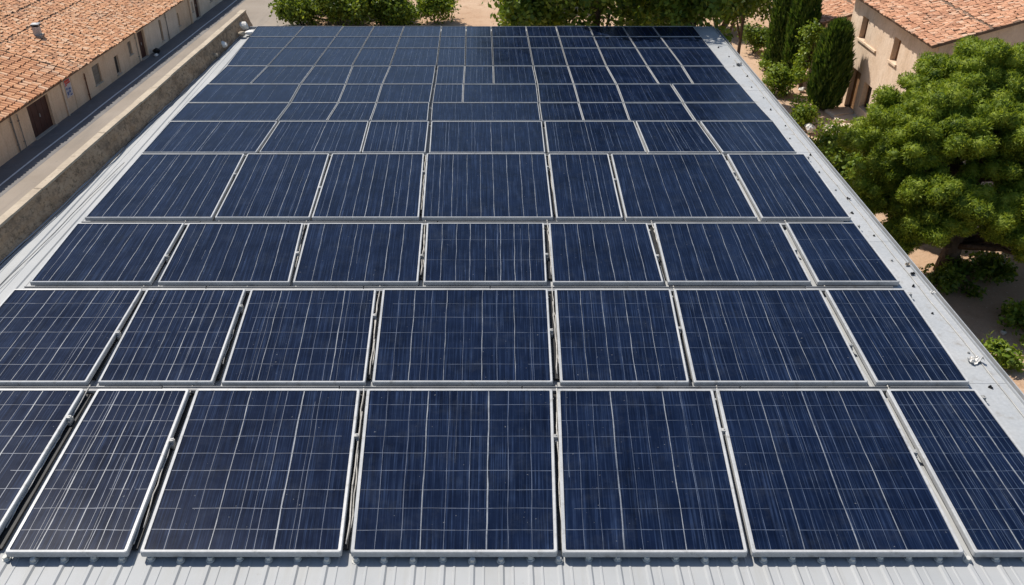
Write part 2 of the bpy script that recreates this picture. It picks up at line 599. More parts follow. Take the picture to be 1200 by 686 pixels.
for i in range(N):
    ya, yb = Y0R - 1 + (Y1R + 0.6 - Y0R + 1) * i / N, Y0R - 1 + (Y1R + 0.6 - Y0R + 1) * (i + 1) / N
    for j in range(len(ZS) - 1):
        mb.poly([face(ya, j), face(yb, j), face(yb, j + 1), face(ya, j + 1)])
    mb.poly([(xw(ya) - LEAN - 0.16, ya, 0), (xw(yb) - LEAN - 0.16, yb, 0), (xw(yb) - LEAN - 0.16, yb, PTOP), (xw(ya) - LEAN - 0.16, ya, PTOP)])
for ye in (Y0R - 1, Y1R + 0.6):
    mb.poly([face(ye, 0), face(ye, len(ZS) - 1), (xw(ye) - LEAN - 0.16, ye, PTOP), (xw(ye) - LEAN - 0.16, ye, 0), (xw(ye), ye, 0)])
mb.build('masonry', MT['stone'], par)
mb = MB()
y = Y0R - 1
while y < Y1R + 0.6:
    L = random.uniform(0.9, 1.5)
    ye = min(y + L, Y1R + 0.62)
    o1, o2 = 0.02 + random.uniform(-0.012, 0.015), random.uniform(-0.012, 0.015)
    z1 = PTOP + 0.06 + random.uniform(-0.008, 0.008)
    p = [(xw(y) - LEAN + o1, y + 0.006), (xw(ye) - LEAN + o1, ye), (xw(ye) - LEAN - 0.18 - o2, ye), (xw(y) - LEAN - 0.18 - o2, y + 0.006)]
    mb.shared([(a, b, PTOP + 0.002) for a, b in p] + [(a, b, z1) for a, b in p], [(3, 2, 1, 0), (4, 5, 6, 7), (0, 1, 5, 4), (1, 2, 6, 5), (2, 3, 7, 6), (3, 0, 4, 7)])
    y = ye
mb.build('coping', MT['coping'], par)


# ------------------------------------------------------------------ solar panels
def lerp(a, b, t):
    return a + (b - a) * t


def offset_quad(q, w):
    """inner quad at distance w from each side of q (counter-clockwise, xy)"""
    out = []
    for i in range(4):
        p0, p1, p2 = q[i - 1], q[i], q[(i + 1) % 4]
        d1 = (p1 - p0).normalized()
        d2 = (p2 - p1).normalized()
        n1 = Vector((-d1.y, d1.x))
        n2 = Vector((-d2.y, d2.x))
        a = p1 + n1 * w
        b = p1 + n2 * w
        den = d1.x * d2.y - d1.y * d2.x
        t = ((b - a).x * d2.y - (b - a).y * d2.x) / den
        out.append(a + d1 * t)
    return out


def rounded(q, r, n=4):
    pts = []
    for i in range(4):
        p0, p1, p2 = q[i - 1], q[i], q[(i + 1) % 4]
        a = p1 + (p0 - p1).normalized() * r
        b = p1 + (p2 - p1).normalized() * r
        for k in range(n + 1):
            t = k / n
            pts.append(a * (1 - t) ** 2 + p1 * 2 * t * (1 - t) + b * t * t)
    return pts


ORD = ['leftmost', 'second from the left', 'third from the left', 'fourth from the left', 'fifth from the left', 'sixth from the left',
       'seventh from the left', 'eighth from the left', 'ninth from the left', 'tenth from the left', 'eleventh from the left', 'twelfth from the left', 'rightmost']


def solar_panel(tl, tr, br, bl, yt, yb, fw, strong, thin, rows, label, z_jit, clamps):
    P = [gz(bl, yb, PZ), gz(br, yb, PZ), gz(tr, yt, PZ), gz(tl, yt, PZ)]
    c = sum(P, Vector()) / 4
    q = [Vector((p.x - c.x, p.y - c.y)) for p in P]
    root = thing('solar_panel', label, 'solar panel', (c.x, c.y, RZ), 0, 'solar panels in rows across the metal roof')
    top = PZ - RZ + z_jit
    outer = rounded(q, fw * 0.9)
    mid = rounded(offset_quad(q, min(0.010, fw * 0.4)), fw * 0.85)
    inner = rounded(offset_quad(q, fw), fw * 0.45)
    n = len(outer)
    mb = MB()
    H = 0.09
    rings = [[(p.x, p.y, top - H) for p in outer], [(p.x, p.y, top - 0.012) for p in outer], [(p.x, p.y, top) for p in mid],
             [(p.x, p.y, top - 0.003) for p in inner], [(p.x, p.y, top - 0.022) for p in inner]]
    vs = [v for r_ in rings for v in r_]
    fs = []
    for a in range(len(rings) - 1):
        for k in range(n):
            k2 = (k + 1) % n
            fs.append((a * n + k, a * n + k2, (a + 1) * n + k2, (a + 1) * n + k))
    mb.shared(vs, fs)
    mb.poly([(p.x, p.y, top - H) for p in reversed(outer)])
    mb.build('frame', MT['frame'], root)
    # cells: bilinear grid under the frame lip
    g = offset_quad(q, fw * 0.75)
    W = (g[1] - g[0]).length
    D = (g[3] - g[0]).length

    def bil(s, t):
        a = lerp(g[0], g[1], s)
        b = lerp(g[3], g[2], s)
        return lerp(a, b, t)
    mb = MB()
    zc = top - 0.016
    nx = ny = 6
    for i in range(nx):
        for j in range(ny):
            ss = [(i / nx, j / ny), ((i + 1) / nx, j / ny), ((i + 1) / nx, (j + 1) / ny), (i / nx, (j + 1) / ny)]
            mb.poly([(*bil(*s), zc) for s in ss], 0, [(s[0] * W, s[1] * D) for s in ss])

    def vline(s, w, mi, t0=0.0, t1=1.0, amp=0.004, z=0.003):
        m = 14
        ph = random.uniform(0, 6)
        off = [s + (amp * math.sin(ph + i * 0.9) + random.uniform(-amp, amp) * 0.7) / W for i in range(m + 1)]
        wid = [w * random.uniform(0.7, 1.25) for i in range(m + 1)]
        for i in range(m):
            ta, tb = lerp(t0, t1, i / m), lerp(t0, t1, (i + 1) / m)
            a0, a1 = off[i] - wid[i] / W / 2, off[i] + wid[i] / W / 2
            b0, b1 = off[i + 1] - wid[i + 1] / W / 2, off[i + 1] + wid[i + 1] / W / 2
            mb.poly([(*bil(a0, ta), zc + z), (*bil(a1, ta), zc + z), (*bil(b1, tb), zc + z), (*bil(b0, tb), zc + z)], mi)

    def hline(t, w, mi, z=0.002):
        m = 16
        ph = random.uniform(0, 6)
        off = [t + 0.004 * math.sin(ph + i * 0.8) / D + random.uniform(-0.002, 0.002) / D for i in range(m + 1)]
        for i in range(m):
            if random.random() < 0.025:
                continue
            h = w * random.uniform(0.6, 1.2) / D / 2
            sa, sb = i / m, (i + 1) / m
            mb.poly([(*bil(sa, off[i] - h), zc + z), (*bil(sb, off[i + 1] - h), zc + z), (*bil(sb, off[i + 1] + h), zc + z), (*bil(sa, off[i] + h), zc + z)], mi)
    for s, w in strong:
        vline(s, w, 1)
        if rows:
            for r_ in rows:
                cpt = bil(s, r_)
                if random.random() < 0.6:
                    e = w * 0.9
                    mb.poly([(cpt.x - e, cpt.y, zc + 0.005), (cpt.x, cpt.y - e, zc + 0.005), (cpt.x + e, cpt.y, zc + 0.005), (cpt.x, cpt.y + e, zc + 0.005)], 1)
    for s, w, t0, t1 in thin:
        vline(s, w, 2, t0, t1, z=0.0025)
    for r_ in rows or ():
        hline(r_, 0.0095, 2)
    mb.build('cell_sheet', [MT['cells'], MT['line'], MT['thin']], root)
    if clamps:
        for side, t in clamps:
            a, b = (q[1], q[2]) if side == 'r' else (q[0], q[3])
            p = lerp(a, b, t)
            dx = 0.035 if side == 'r' else -0.035
            cm = MB()
            ang = math.atan2((b - a).y, (b - a).x) - math.pi / 2 + random.uniform(-0.15, 0.15)
            M = Matrix.Translation((p.x + dx, p.y, 0)) @ Matrix.Rotation(ang, 4, 'Z')
            cm.box((-0.02, -0.07, 0.03), (0.02, 0.07, top - 0.05), 0, M)
            cm.box((-0.045, -0.035, top - 0.0495), (0.02, 0.035, top + 0.006), 0, M)
            cm.tube([M @ Vector((0, 0, top + 0.0065)), M @ Vector((0, 0, top + 0.018))], 0.009, 6)
            cm.build('clamp', MT['clamp'], root)
    return root


def spread(n, w, jit=0.12):
    return [((i + 1) / (n + 1) + random.uniform(-jit, jit) / (n + 1), w * random.uniform(0.75, 1.2)) for i in range(n)]


def thins(n, w, lo=0.3):
    out = []
    for i in range(n):
        t0 = random.choice([0, 0, 0, random.uniform(0, 0.5)])
        t1 = random.choice([1, 1, 1, random.uniform(0.5, 1)])
        out.append((random.uniform(0.03, 0.97), w * random.uniform(0.6, 1.1), t0, t1))
    return out


# each row: name, y of far edge, y of near edge, frame width, [(far-left, far-right, near-right, near-left)]
ROWS = [
    ('front row', 455.5, 647.5, 0.048, [(-92, 99, -17, -262), (114, 222, 148.5, 4.5), (230, 422, 400, 163), (430, 647.5, 653.5, 410.5),
                                     (653, 835.6, 877, 659), (839, 1033, 1131, 882), (1039, 1144, 1289, 1143)]),
    ('second row from the front', 338.5, 448, 0.042, [(16, 167, 101, -80), (172, 288, 249, 114), (294, 441, 428, 259), (448.5, 642, 648, 436),
                                     (650, 786, 808, 656.5), (789.5, 961.5, 1018, 813.5), (967, 1061, 1137, 1027.5)]),
    ('third row from the front', 261, 330.5, 0.038, [(90, 216, 176, 34), (221, 355.5, 339, 184.5), (361, 496, 490, 343), (500, 637.5, 641, 496),
                                     (643, 758.5, 778, 648), (766, 914.5, 951, 783), (921, 1002, 1055, 958.5)]),
    ('fourth row from the front', 180, 255, 0.036, [(165, 286.5, 248, 98.5), (290, 386, 363, 251.5), (389, 497, 491, 365), (500, 639.5, 648, 494.5),
                                     (643, 713, 730, 652), (716, 847.5, 888, 733.5), (852, 943, 998, 893)]),
    ('fifth row from the front', 142, 178.3, 0.028, [(199, 325, 300, 166.5), (327.5, 432, 422.5, 303.5), (433.5, 502.5, 498.5, 424), (505.5, 635, 639, 503),
                                     (638, 743, 757.5, 642.5), (745, 817, 843, 760), (820.5, 906.5, 934, 847)]),
]
F_ = lambda pairs: pairs
ROWS.append(('sixth row from the front', 120.4, 141.2, 0.019, [(220, 339.5, 323.5, 200), (341, 396, 382.7, 325.5), (396.6, 441, 433.5, 383.6), (441.6, 503, 501, 434.4), (506.5, 630.5, 633.5, 505),
                                     (632, 677.5, 683.7, 635), (678.2, 730, 737.5, 684.4), (731, 799.5, 813.5, 738.4), (801.5, 886, 905.5, 815.5)]))
ROWS.append(('seventh row from the front', 98.6, 119.7, 0.017, [(243, 351.5, 339.5, 221), (352.8, 404.7, 396, 341), (405.4, 447.5, 441, 396.7), (448.2, 507, 503.5, 441.7), (510, 542.7, 541.9, 506.8), (543.3, 628.3, 631, 542.5),
                                     (630, 672, 678, 632.5), (672.8, 722, 730, 678.7), (723, 785.5, 799.5, 731), (787.5, 867, 885, 801.5)]))
ROWS.append(('eighth row from the front', 77.4, 98, 0.016, [(266, 313.5, 293, 244), (314.3, 367.5, 352, 293.8), (368.7, 413, 404.8, 353.2), (413.7, 457, 448, 405.5), (457.7, 510.3, 507.3, 448.7), (513, 544.5, 543, 510.3), (545, 577.7, 578.3, 543.6),
                                     (578.3, 624, 628.4, 579), (625.5, 665, 671.8, 630), (665.8, 710, 721.5, 672.5), (711, 757.8, 771.5, 722.5), (759, 798.5, 811.5, 772.5), (800, 848.5, 866.5, 813)]))
top_s = [302, 357, 403, 439, 474, 517.5, 546.3, 575.5, 616, 651, 690, 729, 764, 812]
bot_s = [265.5, 313.7, 368, 412.5, 457, 511.5, 545, 578, 625, 665.2, 710.5, 758.5, 799.5, 849]
for nm, ya, yb in (('third row from the back', 56.3, 76.8), ('second row from the back', 43, 55.9), ('back row', 30.8, 42.6)):
    cs = []
    ta, tb = (ya - 30) / 47, (yb - 30) / 47
    for i in range(13):
        e = 0.55
        cs.append((lerp(top_s[i], bot_s[i], ta) + e, lerp(top_s[i + 1], bot_s[i + 1], ta) - e, lerp(top_s[i + 1], bot_s[i + 1], tb) - e, lerp(top_s[i], bot_s[i], tb) + e))
    ROWS.append((nm, ya, yb, 0.008, cs))

STRONG_A = [3, 3, 2, 2, 2, 3, 4]
for ri, (rname, yt, yb, fw, cells) in enumerate(ROWS):
    n = len(cells)
    for i, (tl, tr, br, bl) in enumerate(cells):
        pos = ORD[i] if i < n - 1 else 'rightmost'
        if ri == 0:
            strong = spread(STRONG_A[i], 0.016, 0.05)
            thin = thins(2, 0.006) + [(s, w * 0.42, 0, 1) for s, w in spread(((STRONG_A[i] + 1) * 3) - 1, 0.018, 0.10)]
            rows = [k / 9 + random.uniform(-0.004, 0.004) for k in range(1, 9)]
        elif ri == 1:
            strong = spread((5, 4, 3, 4, 4, 6, 4)[i], 0.0105, 0.06)
            thin = [(s, 0.007, 0, 1) for s, w in spread(9, 0.01, 0.10)] + thins(2, 0.006)
            rows = [k / 6 + random.uniform(-0.005, 0.005) for k in range(1, 6)]
        elif ri == 2:
            strong = spread((6, 6, 6, 7, 6, 7, 4)[i], 0.0105, 0.07)
            thin = thins(2, 0.008)
            rows = None if i not in (3, 6) else [0.35, 0.7]
        elif ri == 3:
            strong = spread((7, 5, 7, 8, 3, 7, 6)[i], 0.0105, 0.07)
            thin = thins(3, 0.008)
            rows = None
        elif ri == 4:
            strong = spread(1, 0.012)
            thin = [(s, 0.010, 0, 1) for s, w in spread(7, 0.01, 0.15)] + thins(2, 0.011)
            rows = None
        else:
            strong = []
            thin = [(s, 0.0065, 0, 1) for s, w in spread(4, 0.01, 0.2)] + thins(1, 0.005)
            rows = None
        thin = [t for t in thin if all(abs(t[0] - q[0]) > 0.022 for q in strong)]
        cl = None
        if ri < 4:
            cl = [('r', random.uniform(0.35, 0.8))] if i < n - 1 else [('r', 0.94)]
        lead = {0: 'navy solar panel with fine cell grid, '}.get(ri, 'dark blue solar panel, ')
        label = lead + ('the ' if pos in ('leftmost', 'rightmost') else '') + pos + ' in the ' + rname
        solar_panel(tl, tr, br, bl, yt, yb, fw, strong, thin, rows, label, random.uniform(-0.006, 0.006), cl)

# rails in the gaps between the nearer rows, and feet under the front edge
for ya, yb in ((448, 455), (330.5, 338.5), (255, 261), (178.3, 180), (141.2, 142)):
    a, b = gz(573, yb, PZ).y, gz(573, ya, PZ).y
    w = abs(b - a)
    mb = MB()
    y0 = a + w * 0.10
    y1 = a + w * 0.52
    xx = -9.35
    while xx < 8.1:
        L = min(random.uniform(2.0, 4.0), 8.15 - xx)
        dz = random.uniform(-0.006, 0.006)
        mb.box((xx, y0, RZ + 0.05), (xx + L - 0.02, y1, RZ + 0.115 + dz))
        mb.box((xx, y1 + 0.002, RZ + 0.05), (xx + L - 0.02, y1 + 0.012, RZ + 0.14 + dz))
        xx += L
    mb.build('mounting_rail', MT['rail'], hall)


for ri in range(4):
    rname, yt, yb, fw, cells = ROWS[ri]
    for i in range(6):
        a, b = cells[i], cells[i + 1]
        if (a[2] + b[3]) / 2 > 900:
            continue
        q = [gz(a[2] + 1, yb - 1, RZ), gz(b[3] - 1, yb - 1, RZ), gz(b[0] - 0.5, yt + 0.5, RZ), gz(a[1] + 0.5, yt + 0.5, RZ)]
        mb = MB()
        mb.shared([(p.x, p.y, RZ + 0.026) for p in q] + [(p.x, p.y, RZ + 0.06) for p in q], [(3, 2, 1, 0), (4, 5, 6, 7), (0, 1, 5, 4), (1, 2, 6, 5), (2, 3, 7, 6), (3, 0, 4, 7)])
        mb.build('gap_shade_strip', MT['dark'], hall)  # black strip added in the gap as painted shade between panels


def bolt(x, y, z, r=0.043, h=0.06):
    mb = MB()
    t = random.uniform(-0.01, 0.01)
    mb.tube([(0, 0, 0), (0, 0, 0.012)], r * 1.35, 10)
    mb.tube([(0, 0, 0.0125), (t, t, h)], [r, r * 0.85], 6)
    o = mb.build('roof_bolt', MT['bolt'], roof)
    o.location = (x, y, z)
    o.rotation_euler = (random.uniform(-0.1, 0.1), random.uniform(-0.1, 0.1), random.uniform(0, 3))


yb_ = gz(573, 655.8, RZ + RH).y
x = -11.7 + 0.105
while x < 7.9:
    if x > -8.2:
        bolt(x + random.uniform(-0.01, 0.01), yb_ + random.uniform(-0.03, 0.02), RZ + RH - 0.004)
    x += PITCH
# clips and screws along the flashing
for k in range(23):
    y = 8.0 + k * 1.12 + random.uniform(-0.12, 0.12)
    mb = MB()
    if k % 3 == 0:
        mb.box((-0.035, -0.022, 0), (0.035, 0.022, 0.018))
        mb.box((-0.010, -0.010, 0.0185), (0.022, 0.010, 0.045))
        m = MT['dark']
    else:
        mb.tube([(0, 0, 0), (0, 0, 0.03)], [0.024, 0.018], 8)
        m = MT['clamp'] if k % 3 == 1 else MT['dark']
    o = mb.build('edge_clip', m, hall)
    o.location = (8.62 + random.uniform(-0.07, 0.07) - (0.10 if k % 2 else 0), y, RZ + 0.0665)
    o.rotation_euler = (0, 0, random.uniform(0, 3))


# ------------------------------------------------------------------ cables and scraps on the roof
def wander(p0, p1, n, amp, z=0.0, zamp=0.0):
    p0, p1 = Vector(p0), Vector(p1)
    d = (p1 - p0).normalized()
    nrm = Vector((-d.y, d.x, 0))
    off = 0.0
    out = []
    for i in range(n + 1):
        off = off * 0.75 + random.uniform(-amp, amp)
        out.append(lerp(p0, p1, i / n) + nrm * off + Vector((0, 0, z + random.uniform(0, zamp))))
    return out


mb = MB()
mb.tube(wander((xw(8) + 0.12, 8, RZ), (xw(33) + 0.10, 33, RZ), 70, 0.03, 0.056, 0.006), 0.012, 5)
tag(mb.build('cable', MT['dark'], None, True), 'thin black cable running along the foot of the stone parapet', 'cable')
mb = MB()
mb.tube(wander((xw(6) + 0.55, 6, RZ), (xw(21) + 0.5, 21, RZ), 30, 0.015, 0.046, 0.004), 0.007, 5)
tag(mb.build('cable', MT['dark'], None, True), 'hair thin dark wire between the parapet cable and the outermost left panels', 'cable')
mb = MB()
mb.tube(wander((8.72, 6, RZ), (8.70, 30, RZ), 50, 0.015, 0.078, 0.004), 0.010, 5)
tag(mb.build('cable', MT['cable_grey'], None, True), 'thin grey wire along the outer edge of the roof by the gutter', 'cable')

gaps = []
WORDS = ['first', 'second', 'third', 'fourth', 'fifth', 'sixth']
for ri in range(4):
    rname, yt, yb, fw, cells = ROWS[ri]
    for i in range(6):
        a, b = cells[i], cells[i + 1]
        p0 = gz((a[2] + b[3]) / 2 + (2 if ri == 0 else 1), yb - 3, RZ)
        p1 = gz((a[1] + b[0]) / 2 + 0.7, yt + 2, RZ)
        mb = MB()
        up = 0.12
        mb.tube(wander(p0, p1, 16, 0.012, up - 0.02, 0.03), 0.012, 5)
        mb.tube(wander(p0 + Vector((0.03, 0.3, 0)), lerp(p0, p1, 0.8), 12, 0.014, up - 0.03, 0.03), 0.010, 5)
        tag(mb.build('cable', MT['cable_grey'], None, True), 'dusty cable in the %s gap from the left, %s' % (WORDS[i], rname.replace(' from the front', '')), 'cable', 'cables in the gaps between panels')


def lump(name, r, mat, label, cat, loc, seed, flat=0.6, group=None):
    rs = np.random.default_rng(seed)
    bm = bmesh.new()
    bmesh.ops.create_icosphere(bm, subdivisions=2, radius=r)
    ax = rs.normal(size=(6, 3))
    for v in bm.verts:
        d = v.co.normalized()
        k = 1.0
        for a in ax:                              # cut facets
            a = Vector(a).normalized()
            dd = d.dot(a)
            if dd > 0.62:
                k = min(k, 0.62 / dd * 1.05)
        v.co = d * r * k * rs.uniform(0.94, 1.06)
        v.co.z = v.co.z * flat
    zmin = min(v.co.z for v in bm.verts)
    for v in bm.verts:
        v.co.z -= zmin
    me = bpy.data.meshes.new(name)
    bm.to_mesh(me)
    bm.free()
    me.materials.append(mat)
    o = link(name, me)
    o.location = loc
    o.rotation_euler = (0, 0, rs.uniform(0, 6))
    return tag(o, label, cat, group)


def on_roof(x, y, z=RZ + 0.045):
    return gz(x, y, z)


lump('rubble_stone', 0.27, MT['white'], 'large white rubble stone at the far end of the parapet', 'stone', on_roof(286, 36), 3, 0.7)
lump('rubble_stone', 0.2, MT['white'], 'smaller grey white rubble stone beside the large one at the parapet end', 'stone', on_roof(293, 41), 4, 0.6)
lump('rubble_stone', 0.17, MT['coping'], 'small tan rubble stone beneath the two white ones at the parapet end', 'stone', on_roof(284, 43), 5, 0.6)
lump('rubble_stone', 0.18, MT['white'], 'lone white stone leaning at the foot of the parapet, midway along the far half', 'stone', on_roof(263, 57), 6, 0.9)
lump('rubble_stone', 0.12, MT['coping'], 'small tan stone at the parapet foot below the lone white one', 'stone', on_roof(253, 68), 8, 0.8)

# crumpled white sheet on the flashing
def scrap(loc, size, mat, label, seed, rz=0.0):
    rs = np.random.default_rng(seed)
    n = 7
    vs, fs = [], []
    for i in range(n):
        for j in range(n):
            h = abs(rs.normal()) * size * 0.22 + 0.01
            vs.append(((i / (n - 1) - 0.5) * size + rs.normal() * size * 0.05, (j / (n - 1) - 0.5) * size * 0.7 + rs.normal() * size * 0.05, h))
    for i in range(n - 1):
        for j in range(n - 1):
            if (i, j) in ((0, 0), (n - 2, n - 2), (0, n - 2)):
                continue
            fs.append((i * n + j, (i + 1) * n + j, (i + 1) * n + j + 1, i * n + j + 1))
    mb = MB()
    mb.shared(vs, fs)
    o = mb.build('scrap', mat)
    so = o.modifiers.new('thickness', 'SOLIDIFY')
    so.thickness = 0.006
    o.location = loc
    o.rotation_euler = (0, 0, rz)
    return tag(o, label, 'debris')


scrap(gz(1141, 424, RZ + 0.068), 0.24, MT['white'], 'crumpled white scrap lying on the flashing beside the second row of panels', 21, 0.4)
scrap(gz(1063, 311, RZ + 0.068), 0.12, MT['coping'], 'crumpled tan scrap on the flashing, level with the third row of panels', 22, 1.0)
scrap(gz(1093, 344, RZ + 0.068), 0.10, MT['white'], 'small pale scrap at the gutter edge, nearer than the tan scrap', 23, 2.0)
scrap(gz(1069, 322, RZ + 0.068), 0.09, MT['dark'], 'small black scrap on the flashing just in front of the tan scrap', 24, 0.2)
scrap(gz(994, 234, RZ + 0.068), 0.09, MT['dark'], 'small black scrap on the flashing beside the fourth row of panels', 25, 2.2)
scrap(gz(866, 77, RZ + 0.068), 0.2, MT['pipe_grey'], 'grey twisted scrap near the far end of the flashing', 26, 0.7)


# ------------------------------------------------------------------ tile roofs and houses
def tile_mesh(L, Sl, pitch, w=0.25, expo=0.36, seed=1, gaps=(), wob=0.012, arch=0.075):
    """barrel tiles on a slope: x' up the slope (horizontal run), y' along the eave, z up; starts at x'=0"""
    rs = np.random.default_rng(seed)
    ca, sa = math.cos(pitch), math.sin(pitch)
    nu, nv = int(L / w), int(Sl / expo)
    prof = [(-0.5, 0.0), (-0.36, 0.62), (0.0, 1.0), (0.36, 0.62), (0.5, 0.0)]
    V, Fc = [], []
    for i in range(nu):
        cx = (i + 0.5) * w
        drift = rs.normal() * 0.01
        for j in range(nv):
            s0 = j * expo + rs.normal() * wob * 1.6
            s1 = s0 + expo * (0.55 if any(abs(j * expo - g) < expo * 0.5 for g in gaps) else 1.12)
            z0 = 0.030 + rs.normal() * wob * 0.6
            z1 = 0.012 + rs.normal() * wob * 0.5
            sk = rs.normal() * wob * 1.4
            ca0 = cx + drift + rs.normal() * wob
            b = len(V)
            for (s, zz, ww, dx) in ((s0, z0, 1.02, 0.0), (s1, z1, 0.86, sk)):
                for (px, pz) in prof:
                    yy = ca0 + dx + px * w * ww * 0.98
                    n = zz + pz * arch * ww
                    V.append((s * ca - n * sa, yy, s * sa + n * ca))
            for k in range(4):
                Fc.append((b + k, b + k + 1, b + 6 + k, b + 5 + k))
    return np.array(V), np.array(Fc)


def roof_part(parent, L, Sl, pitch, M, mat, seed, gaps=(), thick=0.12, **kw):
    """tiles (child 'tile' sheet) on a slab; M maps slope space to the parent's space"""
    V, Fc = tile_mesh(L, Sl, pitch, seed=seed, gaps=gaps, **kw)
    M3 = np.array(M)
    V = V @ M3[:3, :3].T + M3[:3, 3]
    tiles = np_mesh('roof', V, Fc, mat, parent)
    ca, sa = math.cos(pitch), math.sin(pitch)
    mb = MB()
    pts = []
    for s in (0.05, Sl):
        for n in (0.0, -thick):
            for y in (0, L):
                pts.append(M @ Vector((s * ca - n * sa, y, s * sa + n * ca)))
    mb.shared(pts, [(0, 1, 5, 4), (2, 6, 7, 3), (0, 2, 3, 1), (4, 5, 7, 6), (0, 4, 6, 2), (1, 3, 7, 5)])
    mb.build('roof_deck', MT['mortar'], tiles)
    return tiles


def holed_wall(mb, y0, y1, z0, z1, holes, depth=0.22, x=0.0, sgn=1, mi=0):
    """wall in the plane x, outside towards +x*sgn, with recessed openings (ya, yb, za, zb)"""
    ys = sorted({y0, y1, *[h[0] for h in holes], *[h[1] for h in holes]})
    zs = sorted({z0, z1, *[h[2] for h in holes], *[h[3] for h in holes]})
    for a, b in zip(ys[:-1], ys[1:]):
        for c, d in zip(zs[:-1], zs[1:]):
            if any(h[0] <= a and b <= h[1] and h[2] <= c and d <= h[3] for h in holes):
                continue
            mb.poly([(x, a, c), (x, b, c), (x, b, d), (x, a, d)], mi)
    xi = x - sgn * depth
    for a, b, c, d in holes:
        mb.poly([(x, a, c), (x, a, d), (xi, a, d), (xi, a, c)], mi)
        mb.poly([(x, b, c), (x, b, d), (xi, b, d), (xi, b, c)], mi)
        mb.poly([(x, a, c), (x, b, c), (xi, b, c), (xi, a, c)], mi)
        mb.poly([(x, a, d), (x, b, d), (xi, b, d), (xi, a, d)], mi)


LP = R(16.5)
LE = 2.38


def street_house(y0, y1, mat, openings, label, seed, slope=12.5, gaps=(4.75, 6.7), zt=0.0, tile='tile_l', **kw):
    root = thing('stone_house', label, 'house', (-26.15, 46.4, 0), SA)
    holes = [o[1:5] for o in openings]
    mb = MB()
    holed_wall(mb, y0, y1, 0, LE + 0.06 + zt, holes)
    top = LE + 0.06 + zt
    D = slope * math.cos(LP)
    for y in (y0 + 0.004, y1 - 0.004):
        mb.poly([(0, y, 0), (0, y, top), (-D, y, top + D * math.tan(LP)), (-D, y, 0)])
    mb.poly([(-D, y0, 0), (-D, y1, 0), (-D, y1, top + D * math.tan(LP)), (-D, y0, top + D * math.tan(LP))])
    mb.build('wall', mat, root)
    M = Matrix.Translation((0.42, y0, LE + zt - 0.03)) @ Matrix.Diagonal((-1, 1, 1, 1))
    roof_part(root, y1 - y0, slope, LP, M, MT[tile], seed, gaps, **kw)
    for o in openings:
        kind, a, b, c, d = o[:5]
        if kind == 'door':
            dm = MB()
            nb = max(3, int((b - a) / 0.28))
            for k in range(nb):
                dm.box((-0.2 - 0.012 * (k % 2), a + (b - a) * k / nb, c), (-0.15 - 0.008 * (k % 2), a + (b - a) * (k + 1) / nb - 0.012, d))
            dr = dm.build('door', MT['door'], root)
            hm = MB()
            hm.box((-0.148, (a + b) / 2 + 0.05, 0.95), (-0.10, (a + b) / 2 + 0.09, 1.15))
            hm.build('handle', MT['steel'], dr)
            sm = MB()
            sm.box((-0.2, a - 0.05, 0), (0.12, b + 0.05, 0.05))
            sm.build('threshold', MT['concrete'], root)
        else:
            wm = MB()
            t = 0.05
            wm.box((-0.16, a, c), (-0.09, a + t, d))
            wm.box((-0.16, b - t, c), (-0.09, b, d))
            wm.box((-0.16, a + t, c), (-0.09, b - t, c + t))
            wm.box((-0.16, a + t, d - t), (-0.09, b - t, d))
            fr = wm.build('window', MT['concrete'] if kind != 'shutter' else MT['shutter'], root)
            pm = MB()
            if kind == 'shutter':
                ns = 10
                for k in range(ns):
                    z0 = c + t + (d - c - 2 * t) * k / ns
                    pm.box((-0.15, a + t, z0), (-0.10 - 0.012 * (k % 2), b - t, z0 + (d - c - 2 * t) / ns - 0.01))
                pm.build('shutter', MT['shutter'], fr)
            else:
                pm.box((-0.14, a + t, c + t), (-0.125, b - t, d - t))
                pm.build('pane', MT['glass'], fr)
            sm = MB()
            sm.box((-0.16, a - 0.07, c - 0.07), (0.05, b + 0.07, c - 0.002))
            sm.build('sill', MT['concrete'], fr)
    return root


def wall_pipe(root, y, z0, z1, mat, r=0.035, bend=False):
    mb = MB()
    pts = [(0.07, y, z0), (0.07, y, (z0 + z1) / 2), (0.07, y, z1)]
    if bend:
        pts.append((0.25, y, z1 + 0.12))
    mb.tube(pts, r, 7)
    for z in (lerp(z0, z1, 0.2), lerp(z0, z1, 0.8)):
        mb.box((-0.02, y - 0.05, z), (0.112, y + 0.05, z + 0.03))
    return mb.build('drainpipe', mat, root)


h1 = street_house(-16.0, 5.18, MT['plaster_tan'], [('door', 0.0, 2.35, 0.0, 1.98), ('door', -8.2, -7.1, 0, 1.95), ('window', -5.2, -4.5, 0.9, 1.7)],
                  'low tan house with wide maroon door and coarse ribbed tile roof at the street', 31, w=0.30, arch=0.12, expo=0.5, wob=0.016)
wall_pipe(h1, -1.8, 0.0, 2.2, MT['pipe_grey'], 0.04, True)
wall_pipe(h1, -1.15, 0.0, 2.0, MT['pipe_grey'], 0.025)
wall_pipe(h1, 3.95, 0.0, 2.2, MT['plaster_pale'], 0.05)
h2 = street_house(5.22, 25.3, MT['plaster_tan'], [('shutter', 8.0, 9.0, 0.55, 1.78), ('window', 11.15, 11.75, 0.25, 1.48), ('shutter', 13.5, 14.05, 0.9, 1.8), ('door', 15.25, 16.35, 0.0, 1.98),
                                              ('window', 19.15, 19.55, 0.3, 1.87), ('window', 22.75, 23.05, 0.5, 1.5)],
                  'long low tan house with small windows, a narrow brown door and mottled tile roof', 32, w=0.19, expo=0.30, arch=0.045, wob=0.026)
wall_pipe(h2, 6.8, 0.0, 1.75, MT['pipe'], 0.04)
wall_pipe(h2, 14.75, 0.0, 2.2, MT['pipe_grey'], 0.022)
wall_pipe(h2, 20.4, 0.0, 2.2, MT['pipe_grey'], 0.03)
mb = MB()
